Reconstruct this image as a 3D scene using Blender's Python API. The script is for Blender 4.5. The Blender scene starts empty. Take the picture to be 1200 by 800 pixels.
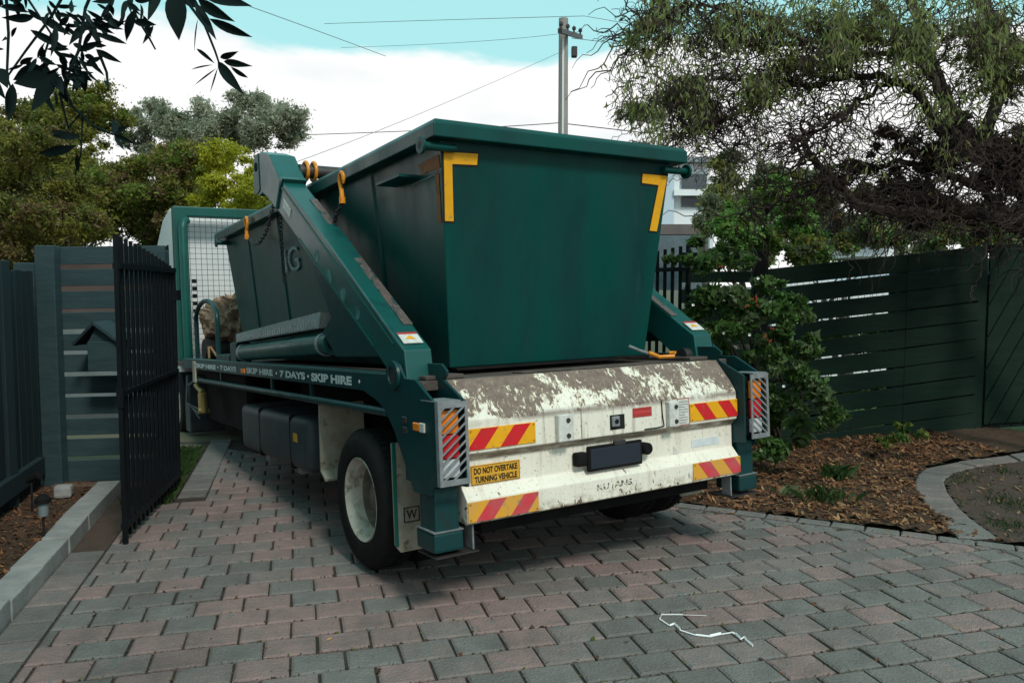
import bpy, bmesh, math, random
import numpy as np
from mathutils import Vector, Matrix, noise as mnoise
random.seed(7); rng = np.random.default_rng(7)
S = bpy.context.scene; R = math.radians
# ---------------------------------------------------------------- camera
CAMH, FPX = 1.6, 940.0
cam = bpy.data.objects.new('camera', bpy.data.cameras.new('camera')); S.collection.objects.link(cam)
cam.location = (0, 0, CAMH); PITCH = math.atan(63/940.0)
cam.rotation_euler = (R(90)-PITCH, 0, 0)
cam.data.sensor_width = 36; cam.data.lens = 36*FPX/1200; cam.data.clip_end = 2000; cam.data.clip_start = .05
S.camera = cam
# ---------------------------------------------------------------- world
SUN_EL, SUN_AZ = 48, 150      # azimuth measured clockwise from +Y (behind the camera, to the right)
w = bpy.data.worlds.new('World'); S.world = w; w.use_nodes = True
nt = w.node_tree; nt.nodes.clear(); N = nt.nodes.new; L = nt.links.new
sky = N('ShaderNodeTexSky'); sky.sky_type = 'NISHITA'; sky.sun_disc = False
sky.sun_elevation = R(SUN_EL); sky.sun_rotation = R(SUN_AZ); sky.ozone_density = 1.0; sky.air_density = 1.0; sky.dust_density = 1.2
tc = N('ShaderNodeTexCoord'); mp = N('ShaderNodeMapping'); mp.inputs['Scale'].default_value = (1.0, 1.0, 3.2); mp.inputs['Location'].default_value = (3.1, 1.7, .4)
ns = N('ShaderNodeTexNoise'); ns.inputs['Scale'].default_value = 2.3; ns.inputs['Detail'].default_value = 9; ns.inputs['Roughness'].default_value = .55
sx = N('ShaderNodeSeparateXYZ'); L(tc.outputs['Generated'], sx.inputs[0]); L(tc.outputs['Generated'], mp.inputs[0]); L(mp.outputs[0], ns.inputs[0])
el = N('ShaderNodeMapRange'); el.inputs[1].default_value = .24; el.inputs[2].default_value = .305; el.inputs[3].default_value = .24; el.inputs[4].default_value = -.17
L(sx.outputs[2], el.inputs[0])
ad = N('ShaderNodeMath'); ad.operation = 'ADD'; L(ns.outputs[0], ad.inputs[0]); L(el.outputs[0], ad.inputs[1])
cr = N('ShaderNodeMapRange'); cr.interpolation_type = 'SMOOTHSTEP'; cr.inputs[1].default_value = .47; cr.inputs[2].default_value = .58; L(ad.outputs[0], cr.inputs[0])
tint = N('ShaderNodeMix'); tint.data_type = 'RGBA'; tint.blend_type = 'MULTIPLY'; tint.inputs[0].default_value = 1; tint.inputs[7].default_value = (1.15, 1.55, 1.15, 1)
L(sky.outputs[0], tint.inputs[6])
veil = N('ShaderNodeMix'); veil.data_type = 'RGBA'; veil.inputs[0].default_value = .80; veil.inputs[7].default_value = (6.6, 12.6, 13.0, 1); L(tint.outputs[2], veil.inputs[6])
mx = N('ShaderNodeMix'); mx.data_type = 'RGBA'; n2 = N('ShaderNodeTexNoise'); n2.inputs['Scale'].default_value = 4.5; n2.inputs['Detail'].default_value = 7; L(mp.outputs[0], n2.inputs[0])
cm = N('ShaderNodeMix'); cm.data_type = 'RGBA'; cm.inputs[6].default_value = (13.6, 13.6, 13.5, 1); cm.inputs[7].default_value = (11.3, 12.0, 12.2, 1)
cmr = N('ShaderNodeMapRange'); cmr.inputs[1].default_value = .50; cmr.inputs[2].default_value = .72; L(n2.outputs[0], cmr.inputs[0]); L(cmr.outputs[0], cm.inputs[0]); L(cm.outputs[2], mx.inputs[7]); L(cr.outputs[0], mx.inputs[0]); L(veil.outputs[2], mx.inputs[6])
bg = N('ShaderNodeBackground'); bg.inputs[1].default_value = .082; L(mx.outputs[2], bg.inputs[0])
wo = N('ShaderNodeOutputWorld'); L(bg.outputs[0], wo.inputs[0])
# ---------------------------------------------------------------- sun
sd = bpy.data.lights.new('sun', 'SUN'); sd.energy = 2.5; sd.angle = R(11); sd.color = (1, .95, .87)
sun = bpy.data.objects.new('sun', sd); S.collection.objects.link(sun)
az, e_ = R(SUN_AZ), R(SUN_EL)
sdir = Vector((math.sin(az)*math.cos(e_), math.cos(az)*math.cos(e_), math.sin(e_)))
sun.rotation_euler = sdir.to_track_quat('Z', 'Y').to_euler()
S.view_settings.view_transform = 'Standard'; S.view_settings.look = 'None'; S.view_settings.exposure = -0.1; S.view_settings.gamma = 1
# ---------------------------------------------------------------- helpers
COL = S.collection
cRt = np.array([1, 0, 0.]); cFw = np.array([0, math.cos(PITCH), -math.sin(PITCH)]); cDn = np.array([0, -math.sin(PITCH), -math.cos(PITCH)])
def ray(px, py): return cRt*(px-600)/FPX + cDn*(py-400)/FPX + cFw
def W(px, py, d):                      # survey helper: photo point + distance -> place in the world
    v = ray(px, py); return Vector(np.array([0, 0, CAMH]) + v*d)
def G(px, py, z=0.0):
    v = ray(px, py); return Vector(np.array([0, 0, CAMH]) + v*((z-CAMH)/v[2]))
PHI = R(15); D1 = Vector((math.cos(PHI), math.sin(PHI), 0)); D2 = Vector((-math.sin(PHI), math.cos(PHI), 0))
def uv(u, v, z=0.0): return D1*u + D2*v + Vector((0, 0, z))

class MB:
    def __init__(s): s.v = []; s.f = []; s.m = []
    def add(s, vs, fs, m=0):
        b = len(s.v); s.v += [tuple(p) for p in vs]; s.f += [tuple(i+b for i in f) for f in fs]; s.m += [m]*len(fs)
    def box(s, lo, hi, M=None, m=0):
        (a, b, c), (d, e, f) = lo, hi
        vs = [Vector(p) for p in ((a,b,c),(d,b,c),(d,e,c),(a,e,c),(a,b,f),(d,b,f),(d,e,f),(a,e,f))]
        if M: vs = [M @ p for p in vs]
        s.add(vs, [(0,3,2,1),(4,5,6,7),(0,1,5,4),(1,2,6,5),(2,3,7,6),(3,0,4,7)], m); return s
    def prism(s, poly, ax, a, b, M=None, m=0):      # polygon in the two other axes, extruded along ax
        n = len(poly); vs = []
        for t in (a, b):
            for p in poly:
                q = list(p); q.insert(ax, t); vs.append(Vector(q))
        if M: vs = [M @ p for p in vs]
        s.add(vs, [tuple(range(n))[::-1], tuple(range(n, 2*n))] + [(i, (i+1) % n, (i+1) % n+n, i+n) for i in range(n)], m); return s
    def hexa(s, b4, t4, m=0):
        s.add(list(b4)+list(t4), [(0,3,2,1),(4,5,6,7),(0,1,5,4),(1,2,6,5),(2,3,7,6),(3,0,4,7)], m); return s
    def tube(s, pts, r, n=8, caps=True, m=0):
        pts = [Vector(p) for p in pts]; rs = r if isinstance(r, (list, tuple)) else [r]*len(pts)
        rings = []; up = None
        for i, p in enumerate(pts):
            d = (pts[min(i+1, len(pts)-1)]-pts[max(i-1, 0)])
            d = d.normalized() if d.length > 1e-9 else Vector((0, 0, 1))
            if up is None: up = d.orthogonal().normalized()
            x = (up-d*up.dot(d)); x = x.normalized() if x.length > 1e-6 else d.orthogonal().normalized(); up = x
            y = d.cross(x)
            rings.append([p+(x*math.cos(2*math.pi*k/n)+y*math.sin(2*math.pi*k/n))*rs[i] for k in range(n)])
        vs = [q for g in rings for q in g]; fs = []
        for i in range(len(pts)-1):
            for k in range(n): a = i*n+k; b = i*n+(k+1) % n; fs.append((a, b, b+n, a+n))
        if caps: fs += [tuple(range(n))[::-1], tuple(range((len(pts)-1)*n, len(pts)*n))]
        s.add(vs, fs, m); return s
    def lathe(s, prof, n, M=None, m=0, ax=0):       # prof: (axial, radius)
        vs = []; fs = []
        for a, r in prof:
            for k in range(n):
                t = 2*math.pi*k/n; p = [0, 0, 0]; p[ax] = a; p[(ax+1) % 3] = r*math.cos(t); p[(ax+2) % 3] = r*math.sin(t)
                vs.append(M @ Vector(p) if M else Vector(p))
        for i in range(len(prof)-1):
            for k in range(n): a = i*n+k; b = i*n+(k+1) % n; fs.append((a, b, b+n, a+n))
        s.add(vs, fs, m); return s
    def build(s, name, mats, parent=None, bevel=0, smooth=False, seg=1, **tags):
        me = bpy.data.meshes.new(name); me.from_pydata(s.v, [], s.f)
        if not isinstance(mats, (list, tuple)): mats = [mats]
        for q in mats: me.materials.append(q)
        if len(mats) > 1: me.polygons.foreach_set('material_index', s.m)
        bm = bmesh.new(); bm.from_mesh(me); bmesh.ops.recalc_face_normals(bm, faces=bm.faces)
        if bevel:
            bmesh.ops.bevel(bm, geom=[e for e in bm.edges if e.is_manifold and e.calc_face_angle(0) > .5], offset=bevel, segments=seg, affect='EDGES', profile=.6, clamp_overlap=True)
        bm.to_mesh(me); bm.free()
        if smooth:
            me.polygons.foreach_set('use_smooth', [True]*len(me.polygons))
            me.set_sharp_from_angle(angle=R(38))
        return link(name, me, parent, **tags)
def link(name, me, parent=None, **tags):
    o = bpy.data.objects.new(name, me); COL.objects.link(o)
    if parent: o.parent = parent
    for k, v in tags.items(): o[{'cat': 'category'}.get(k, k)] = v
    return o
def thing(name, label, cat, group=None, M=None):
    o = bpy.data.objects.new(name, None); COL.objects.link(o); o['label'] = label; o['category'] = cat; o.empty_display_size = .1
    if group: o['group'] = group
    if M is not None: o.matrix_world = M
    return o
def clip(poly, n, d):
    out = []
    for i in range(len(poly)):
        a, q = poly[i], poly[(i+1) % len(poly)]; sa = a[0]*n[0]+a[1]*n[1]-d; sq = q[0]*n[0]+q[1]*n[1]-d
        if sa >= 0: out.append(a)
        if (sa >= 0) != (sq >= 0): t = sa/(sa-sq); out.append((a[0]+(q[0]-a[0])*t, a[1]+(q[1]-a[1])*t))
    return out
def quads(name, P, mats, idx=None, parent=None, nper=4, smooth=False, **tags):   # P: (n, nper, 3) numpy faces
    n = len(P); me = bpy.data.meshes.new(name)
    me.vertices.add(n*nper); me.vertices.foreach_set('co', np.ascontiguousarray(P, dtype=np.float32).ravel())
    me.loops.add(n*nper); me.loops.foreach_set('vertex_index', np.arange(n*nper, dtype=np.int32))
    me.polygons.add(n); me.polygons.foreach_set('loop_start', np.arange(0, n*nper, nper, dtype=np.int32))
    for q in (mats if isinstance(mats, (list, tuple)) else [mats]): me.materials.append(q)
    if idx is not None: me.polygons.foreach_set('material_index', np.asarray(idx, dtype=np.int32))
    me.update(calc_edges=True)
    return link(name, me, parent, **tags)
# ---------------------------------------------------------------- materials
def M_(name, c1, c2=None, scale=6, rough=.55, bump=0.0, bscale=40, metal=0, spec=.3, detail=5, lo=.35, hi=.65, stretch=(1, 1, 1), rvar=0, spots=None, coat=0, trans=0, coord='Position'):
    m = bpy.data.materials.new(name); m.use_nodes = True; t = m.node_tree; n = t.nodes.new; l = t.links.new
    b = t.nodes['Principled BSDF']; b.inputs['Roughness'].default_value = rough; b.inputs['Metallic'].default_value = metal
    b.inputs['Specular IOR Level'].default_value = spec; b.inputs['Coat Weight'].default_value = coat; b.inputs['Coat Roughness'].default_value = .15
    if coord == 'Position': src = n('ShaderNodeNewGeometry').outputs['Position']
    else: src = n('ShaderNodeTexCoord').outputs['Object']
    mp = n('ShaderNodeMapping'); mp.inputs['Scale'].default_value = stretch; l(src, mp.inputs[0]); src = mp.outputs[0]
    col = None
    if c2:
        a = n('ShaderNodeTexNoise'); a.inputs['Scale'].default_value = scale; a.inputs['Detail'].default_value = detail; a.inputs['Roughness'].default_value = .62; l(src, a.inputs[0])
        r = n('ShaderNodeMapRange'); r.inputs[1].default_value = lo; r.inputs[2].default_value = hi; l(a.outputs[0], r.inputs[0])
        k = n('ShaderNodeMix'); k.data_type = 'RGBA'; k.inputs[6].default_value = (*c1, 1); k.inputs[7].default_value = (*c2, 1); l(r.outputs[0], k.inputs[0]); col = k.outputs[2]
        if rvar:
            rr = n('ShaderNodeMapRange'); rr.inputs[3].default_value = rough-rvar; rr.inputs[4].default_value = rough+rvar; l(r.outputs[0], rr.inputs[0]); l(rr.outputs[0], b.inputs['Roughness'])
    for sp in (spots or []):            # (color, scale, threshold, softness)
        a = n('ShaderNodeTexNoise'); a.inputs['Scale'].default_value = sp[1]; a.inputs['Detail'].default_value = 8; a.inputs['Roughness'].default_value = .65; l(src, a.inputs[0])
        r = n('ShaderNodeMapRange'); r.inputs[1].default_value = sp[2]; r.inputs[2].default_value = sp[2]+sp[3]; l(a.outputs[0], r.inputs[0])
        k = n('ShaderNodeMix'); k.data_type = 'RGBA'; k.inputs[7].default_value = (*sp[0], 1); l(r.outputs[0], k.inputs[0])
        if col: l(col, k.inputs[6])
        else: k.inputs[6].default_value = (*c1, 1)
        col = k.outputs[2]
    if col: l(col, b.inputs['Base Color'])
    else: b.inputs['Base Color'].default_value = (*c1, 1)
    if bump:
        a = n('ShaderNodeTexNoise'); a.inputs['Scale'].default_value = bscale; a.inputs['Detail'].default_value = 6; l(src, a.inputs[0])
        bp = n('ShaderNodeBump'); bp.inputs['Strength'].default_value = bump; bp.inputs['Distance'].default_value = .01; l(a.outputs[0], bp.inputs['Height']); l(bp.outputs[0], b.inputs['Normal'])
    return m
def leafmat(name, c1, c2, rough=.5, tr=.35, spec=.25):
    m = M_(name, c1, c2, scale=3.5, rough=rough, spec=spec, detail=3, lo=.3, hi=.7); t = m.node_tree; n = t.nodes.new; l = t.links.new
    b = t.nodes['Principled BSDF']; o = t.nodes['Material Output']; tr_ = n('ShaderNodeBsdfTranslucent'); mxs = n('ShaderNodeMixShader'); mxs.inputs[0].default_value = tr
    src = b.inputs['Base Color'].links[0].from_socket; l(src, tr_.inputs[0]); l(b.outputs[0], mxs.inputs[1]); l(tr_.outputs[0], mxs.inputs[2]); l(mxs.outputs[0], o.inputs[0]); return m
GRIME = (.018, .022, .02)
mt = dict(
 green=M_('skip_green_paint', (.0018, .058, .050), (.0025, .046, .042), scale=2.5, rough=.38, spec=.22, rvar=.10, bump=.45, bscale=3.2, stretch=(1.3, 1.3, .38), spots=[((.003, .030, .030), 2.2, .48, .3), ((.010, .050, .045), 9, .58, .16), ((.06, .095, .088), 48, .71, .03), ((.10, .05, .028), 24, .72, .03)], coord='Object'),
 tgreen=M_('truck_green_paint', (.004, .044, .046), (.006, .035, .038), scale=5, rough=.40, spec=.28, rvar=.08, bump=.08, bscale=20, spots=[(GRIME, 7, .58, .16), ((.13, .15, .14), 75, .73, .02)], coord='Object'),
 tgreenb=M_('headboard_green_paint', (.003, .085, .070), (.005, .065, .056), scale=5, rough=.4, spots=[(GRIME, 9, .64, .12)], coord='Object'),
 agreen=M_('arm_green_paint', (.006, .085, .076), (.005, .066, .062), scale=3, rough=.34, rvar=.07, spec=.5, bump=.1, bscale=12, spots=[((.004, .040, .040), 5, .56, .2), ((.12, .14, .13), 60, .72, .02)], coord='Object'),
 gripm=M_('pale_grey_grip_steel', (.34, .37, .37), (.24, .27, .27), scale=25, rough=.6, spots=[((.05, .06, .06), 40, .60, .06)]), worn=M_('worn_arm_paint', (.004, .052, .048), (.006, .042, .042), scale=5, rough=.45, spots=[((.10, .080, .075), 9, .40, .10), ((.15, .11, .10), 34, .53, .05)], stretch=(2, .8, .8), coord='Object'),
 deck=M_('worn_deck_steel', (.11, .085, .075), (.055, .045, .04), scale=9, rough=.75, bump=.2, spots=[((.18, .14, .11), 30, .6, .08)], coord='Object'),
 black=M_('black_rubber', (.012, .012, .013), (.022, .021, .02), scale=18, rough=.75, bump=.25, bscale=90),
 dark=M_('dark_underbody', (.006, .006, .007), (.012, .011, .010), scale=8, rough=.8, spec=.12),
 steel=M_('grey_galvanised_steel', (.30, .31, .32), (.20, .21, .22), scale=22, rough=.5, metal=.35, bump=.05, spots=[((.09, .06, .045), 30, .68, .06)]),
 dsteel=M_('dark_steel', (.045, .045, .05), (.07, .06, .055), scale=20, rough=.5, metal=.5),
 rim=M_('cream_wheel_paint', (.50, .47, .40), (.36, .32, .26), scale=9, rough=.5, spots=[((.10, .075, .05), 11, .50, .18)]),
 white=M_('cab_white_paint', (.86, .87, .88), (.78, .80, .82), scale=2, rough=.3, coat=.3),
 glass=M_('dark_glass', (.01, .015, .018), rough=.06),
 cream=M_('dirty_cream_flap', (.36, .33, .26), (.24, .20, .15), scale=7, rough=.7, spots=[((.09, .07, .05), 12, .58, .12)]),
 tank=M_('grey_tank', (.055, .065, .075), (.04, .045, .05), scale=6, rough=.5),
 amber=M_('amber_lens', (.85, .22, .02), rough=.2), red=M_('red_lens', (.55, .02, .025), rough=.2), clear=M_('clear_lens', (.55, .55, .57), rough=.15),
 yel=M_('reflective_yellow', (.80, .38, .012), (.72, .33, .01), scale=14, rough=.45, spots=[((.42, .26, .06), 26, .60, .08)], coord='Object'),
 redt=M_('reflective_red', (.62, .015, .022), (.52, .02, .025), scale=14, rough=.45, spots=[((.40, .10, .09), 22, .62, .08)], coord='Object'),
 redf=M_('faded_reflective_red', (.58, .045, .06), (.46, .10, .11), scale=9, rough=.5, spots=[((.22, .14, .14), 20, .58, .06)], coord='Object'),
 yelf=M_('faded_reflective_yellow', (.68, .32, .03), (.58, .31, .08), scale=9, rough=.5, spots=[((.30, .20, .10), 20, .60, .06)], coord='Object'),
 orange=M_('hook_orange', (.80, .30, .02), (.5, .16, .01), scale=60, rough=.4),
 oldtape=M_('faded_orange_tape', (.28, .09, .012), (.18, .06, .01), scale=30, rough=.6, spots=[((.004, .07, .06), 40, .56, .03)], coord='Object'),
 signy=M_('sign_yellow', (.70, .36, .035), (.60, .30, .03), scale=20, rough=.5, spots=[((.35, .2, .05), 30, .64, .06)]),
 ink=M_('black_ink', (.012, .012, .012), rough=.5), paper=M_('white_sticker', (.66, .65, .61), (.5, .49, .46), scale=30, rough=.5),
 letter=M_('pale_lettering', (.62, .66, .66), (.48, .54, .54), scale=60, rough=.5, spots=[((.02, .06, .06), 45, .60, .04)]),
 ghost=M_('worn_pale_lettering', (.055, .20, .185), (.006, .085, .078), scale=9, rough=.5, lo=.45, hi=.6, coord='Object'),
 redlab=M_('red_label', (.45, .03, .03), (.35, .05, .045), scale=60, rough=.5),
 blue=M_('faded_blue_print', (.50, .56, .62), (.66, .68, .67), scale=18, rough=.5),
 brass=M_('brass_fitting', (.33, .25, .09), (.2, .14, .06), scale=40, rough=.45, metal=.4),
 hessian=M_('brown_tarpaulin', (.30, .20, .135), (.19, .12, .08), scale=9, rough=.85, bump=.35, bscale=60),
 fenceL=M_('weathered_teal_fence_paint', (.032, .060, .067), (.022, .045, .052), scale=4, rough=.7, bump=.25, bscale=30, stretch=(1, 1, 6), spots=[((.03, .05, .05), 10, .62, .12)]),
 fenceV=M_('dark_teal_fence_paint', (.013, .027, .033), (.009, .019, .024), scale=4, rough=.75, bump=.25, bscale=30, stretch=(5, 5, .6)),
 fenceR=M_('dark_green_fence_paint', (.009, .024, .016), (.0065, .018, .013), spec=.15, scale=3, rough=.75, bump=.25, bscale=26, stretch=(.6, .6, 7), spots=[((.005, .012, .010), 6, .55, .2), ((.03, .04, .03), 28, .66, .05)]),
 fenceB=M_('brown_black_fence_board', (.007, .009, .009), (.011, .012, .011), spec=.12, scale=5, rough=.8, bump=.2, stretch=(.6, .6, 7)),
 iron=M_('black_gate_iron', (.004, .006, .008), (.007, .009, .011), scale=10, rough=.55, spec=.12, spots=[((.18, .2, .2), 80, .76, .02)]),
 kerb=M_('pale_concrete_kerb', (.30, .30, .29), (.21, .215, .21), scale=7, rough=.85, bump=.3, bscale=60, spots=[((.12, .12, .11), 16, .62, .1)]),
 bark=M_('willow_bark', (.055, .034, .026), (.028, .018, .015), scale=9, rough=.9, bump=.5, bscale=30),
 twig=M_('dark_twigs', (.048, .029, .023), (.024, .016, .014), scale=4, rough=.9),
 gbark=M_('grey_tree_bark', (.10, .085, .07), (.05, .042, .035), scale=6, rough=.9),
 pole=M_('weathered_pole_timber', (.30, .28, .26), (.22, .20, .185), scale=4, rough=.9, stretch=(6, 6, .5)),
 housew=M_('white_render', (.78, .80, .82), (.72, .74, .76), scale=.6, rough=.8),
 housew2=M_('pale_blue_render', (.50, .58, .66), (.46, .54, .62), scale=.6, rough=.8),
 housed=M_('dark_window', (.05, .06, .07), (.08, .09, .10), scale=1.5, rough=.15),
 pergola=M_('brown_grey_pergola_timber', (.16, .13, .125), (.12, .10, .095), scale=3, rough=.8),
 brick=M_('red_brick_paving', (.060, .038, .032), (.045, .030, .026), scale=3, rough=.9, spots=[((.5, .45, .38), 4, .66, .03)]),
 soil=M_('dark_mulch_soil', (.040, .024, .016), (.075, .042, .024), scale=16, rough=.95, bump=.9, bscale=45, detail=9),
 dirt=M_('bare_dirt', (.075, .050, .038), (.052, .036, .028), scale=6, rough=.95, bump=.5, bscale=60),
 joint=M_('sandy_joint_soil', (.028, .022, .018), (.050, .040, .032), scale=20, rough=1, bump=.5),
 asphalt=M_('asphalt', (.055, .055, .056), (.04, .04, .041), scale=9, rough=.9),
 lawn=M_('lawn_green', (.05, .10, .022), (.075, .12, .03), scale=4, rough=.95, bump=.5, bscale=30),
 chipA=M_('pale_bark_chip', (.24, .110, .046), (.16, .070, .031), scale=9, rough=.85),
 chipB=M_('brown_bark_chip', (.135, .056, .026), (.085, .036, .019), scale=9, rough=.9),
 chipC=M_('straw_leaf_litter', (.33, .19, .09), (.24, .135, .065), scale=9, rough=.8),
 grass=leafmat('grass_blades', (.022, .055, .014), (.045, .085, .022)),
 lA=leafmat('olive_leaves', (.17, .17, .025), (.25, .225, .045), tr=.42), lA2=leafmat('dark_olive_leaves', (.085, .10, .022), (.13, .14, .032)),
 lB=leafmat('yellow_green_leaves', (.30, .31, .018), (.38, .36, .03)), lB2=leafmat('mid_green_leaves', (.11, .165, .022), (.16, .21, .032)),
 lC=leafmat('grey_green_leaves', (.34, .35, .25), (.44, .44, .33), tr=.5), lC2=leafmat('dark_grey_green_leaves', (.15, .17, .10), (.20, .22, .14), tr=.45),
 lD=leafmat('willow_leaves', (.19, .23, .05), (.30, .32, .11), tr=.5), lD2=leafmat('dull_willow_leaves', (.16, .15, .07), (.11, .12, .05), tr=.45),
 lE=leafmat('shrub_leaves', (.045, .105, .022), (.085, .155, .040), rough=.4), lE2=leafmat('pale_shrub_leaves', (.09, .13, .05), (.12, .16, .08), rough=.35),
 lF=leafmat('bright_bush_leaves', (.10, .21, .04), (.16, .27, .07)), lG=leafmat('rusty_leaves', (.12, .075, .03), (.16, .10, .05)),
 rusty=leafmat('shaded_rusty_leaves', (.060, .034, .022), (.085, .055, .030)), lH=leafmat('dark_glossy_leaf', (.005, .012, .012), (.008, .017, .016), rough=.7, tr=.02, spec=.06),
 berry=M_('red_berry', (.38, .035, .015), rough=.3), flower=M_('white_flower', (.75, .75, .68), rough=.6),
 tyre=M_('tyre_rubber', (.009, .009, .010), (.015, .014, .013), scale=12, rough=.8, spec=.15, bump=.15, bscale=60, spots=[((.05, .042, .035), 9, .66, .12)]),
 ribbon=M_('white_plastic_ribbon', (.8, .8, .8), rough=.4), terrain=M_('distant_ground', (.07, .075, .045), (.10, .09, .06), scale=.3, rough=1),
 brickwood=M_('brown_timber_sleeper', (.13, .08, .055), (.09, .055, .04), scale=6, rough=.9),
)
# paint that has flaked off the tail of the truck (wear with its own shape)
def peel():
    m = bpy.data.materials.new('flaked_white_paint'); m.use_nodes = True; t = m.node_tree; n = t.nodes.new; l = t.links.new; b = t.nodes['Principled BSDF']
    o = n('ShaderNodeTexCoord').outputs['Object']; sp = n('ShaderNodeSeparateXYZ'); l(o, sp.inputs[0])
    def nz(scale, st, det=8, dist=0, ro=.6):
        mp = n('ShaderNodeMapping'); mp.inputs['Scale'].default_value = st; l(o, mp.inputs[0]); a = n('ShaderNodeTexNoise'); a.inputs['Scale'].default_value = scale; a.inputs['Detail'].default_value = det; a.inputs['Distortion'].default_value = dist; a.inputs['Roughness'].default_value = ro; l(mp.outputs[0], a.inputs[0]); return a.outputs[0]
    def mr(s, a, b_, c=0, d=1, sm=False):
        r = n('ShaderNodeMapRange'); r.inputs[1].default_value = a; r.inputs[2].default_value = b_; r.inputs[3].default_value = c; r.inputs[4].default_value = d; l(s, r.inputs[0]); return r.outputs[0]
    def ma(op, x, y):
        a = n('ShaderNodeMath'); a.operation = op
        for i, q in enumerate((x, y)):
            if isinstance(q, (int, float)): a.inputs[i].default_value = q
            else: l(q, a.inputs[i])
        return a.outputs[0]
    def mixc(f, c1, c2):
        k = n('ShaderNodeMix'); k.data_type = 'RGBA'; l(f, k.inputs[0])
        for i, q in ((6, c1), (7, c2)):
            if isinstance(q, tuple): k.inputs[i].default_value = (*q, 1)
            else: l(q, k.inputs[i])
        return k.outputs[2]
    bias = mr(sp.outputs[2], .90, 1.09, -.245, -.10)              # flaking heaviest on the tail's worn top
    low = mr(sp.outputs[2], .880, .903, -.30, 0)
    big = nz(2.6, (1, 1, 1.2), 3)
    f = ma('ADD', ma('ADD', ma('ADD', ma('MULTIPLY', nz(8, (1.1, 1, 1), 8, .3, .62), .62), ma('MULTIPLY', nz(30, (1.5, 1, .6), 7, .7, .72), .86)), bias), ma('ADD', low, ma('MULTIPLY', ma('SUBTRACT', big, .5), .55)))
    flake = mr(f, .532, .542)
    stain = mr(nz(7, (3.2, 1, .35), 6), .56, .8, 0, .75)
    base = mixc(stain, (.78, .73, .63), (.44, .37, .27))
    base = mixc(mr(nz(3, (1, 1, 1)), .45, .7, 0, .5), base, (.66, .62, .54))
    edge = ma('MULTIPLY', mr(f, .49, .525), .75)
    base = mixc(edge, base, (.45, .33, .17))
    under = mixc(mr(nz(30, (1, 1, 1)), .35, .65), (.135, .095, .078), (.21, .155, .13))
    col = mixc(flake, base, under)
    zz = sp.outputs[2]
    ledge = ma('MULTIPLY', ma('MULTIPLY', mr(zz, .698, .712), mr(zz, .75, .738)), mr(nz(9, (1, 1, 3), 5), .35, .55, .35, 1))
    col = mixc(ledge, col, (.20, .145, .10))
    rust = ma('MULTIPLY', mr(zz, .47, .41), mr(nz(16, (1, 1, 1.5), 6), .46, .62)); col = mixc(ma('MULTIPLY', rust, .8), col, (.24, .15, .08))
    drip = ma('MULTIPLY', mr(nz(30, (1.6, 1, .06), 4), .58, .72), mr(zz, .56, .74, .15, .75)); col = mixc(drip, col, (.33, .27, .19))
    crease = ma('MULTIPLY', ma('MULTIPLY', mr(zz, .872, .894), mr(zz, .925, .905)), mr(nz(7, (1, 1, 1), 6), .42, .52)); col = mixc(ma('MULTIPLY', crease, .7), col, (.15, .105, .085))
    chips = mr(ma('ADD', nz(22, (1.6, 1, .7), 8, .8), mr(sp.outputs[2], .40, .56, .10, -.02)), .66, .675)
    col = mixc(chips, col, (.13, .09, .065)); col = mixc(mr(nz(70, (1, 1, 1), 4), .63, .67, 0, .8), col, (.28, .20, .12))
    l(col, b.inputs['Base Color']); l(mr(flake, 0, 1, .5, .85), b.inputs['Roughness'])
    bp = n('ShaderNodeBump'); bp.inputs['Strength'].default_value = .5; bp.inputs['Distance'].default_value = .003; bp.invert = True; l(flake, bp.inputs['Height']); l(bp.outputs[0], b.inputs['Normal']); return m
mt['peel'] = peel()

def text(body, name, mat, org, xd, yd, width, height, parent, bold=.012, thick=.0015, spacing=1.0):
    cu = bpy.data.curves.new(name, 'FONT'); cu.body = body; cu.size = 1; cu.offset = bold; cu.extrude = .0; cu.align_x = 'LEFT'; cu.space_character = spacing
    tmp = bpy.data.objects.new(name, cu); COL.objects.link(tmp); dg = bpy.context.evaluated_depsgraph_get(); dg.update()
    me = bpy.data.meshes.new_from_object(tmp.evaluated_get(dg)); bpy.data.objects.remove(tmp)
    co = np.zeros(len(me.vertices)*3); me.vertices.foreach_get('co', co); co = co.reshape(-1, 3)
    lo, hi = co.min(0), co.max(0); xd = Vector(xd).normalized(); yd = Vector(yd).normalized(); nd = xd.cross(yd)
    out = []
    for c in co:
        out += list(Vector(org) + xd*((c[0]-lo[0])/(hi[0]-lo[0])*width) + yd*((c[1]-lo[1])/(hi[1]-lo[1])*height) + nd*thick)
    me.vertices.foreach_set('co', out); me.materials.clear(); me.materials.append(mat); me.update()
    return link(name, me, parent)

# ================================================================ TRUCK
def nrm(v): return v/np.linalg.norm(v)
Fv = nrm(ray(0, 405)); Rv = nrm(ray(2080, 328)); Rv = nrm(Rv-Fv*(Rv@Fv)); Uv = np.cross(Rv, Fv)
P0 = np.array(G(425, 667)); TO = P0+Rv*1.11
TMX = Matrix(((Rv[0], Fv[0], Uv[0], TO[0]), (Rv[1], Fv[1], Uv[1], TO[1]), (Rv[2], Fv[2], Uv[2], TO[2]), (0, 0, 0, 1)))
truck = thing('skip_truck', 'green flatbed skip lorry with flaked white tail and striped boards parked on the brick driveway', 'truck', M=TMX)
T = truck
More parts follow.
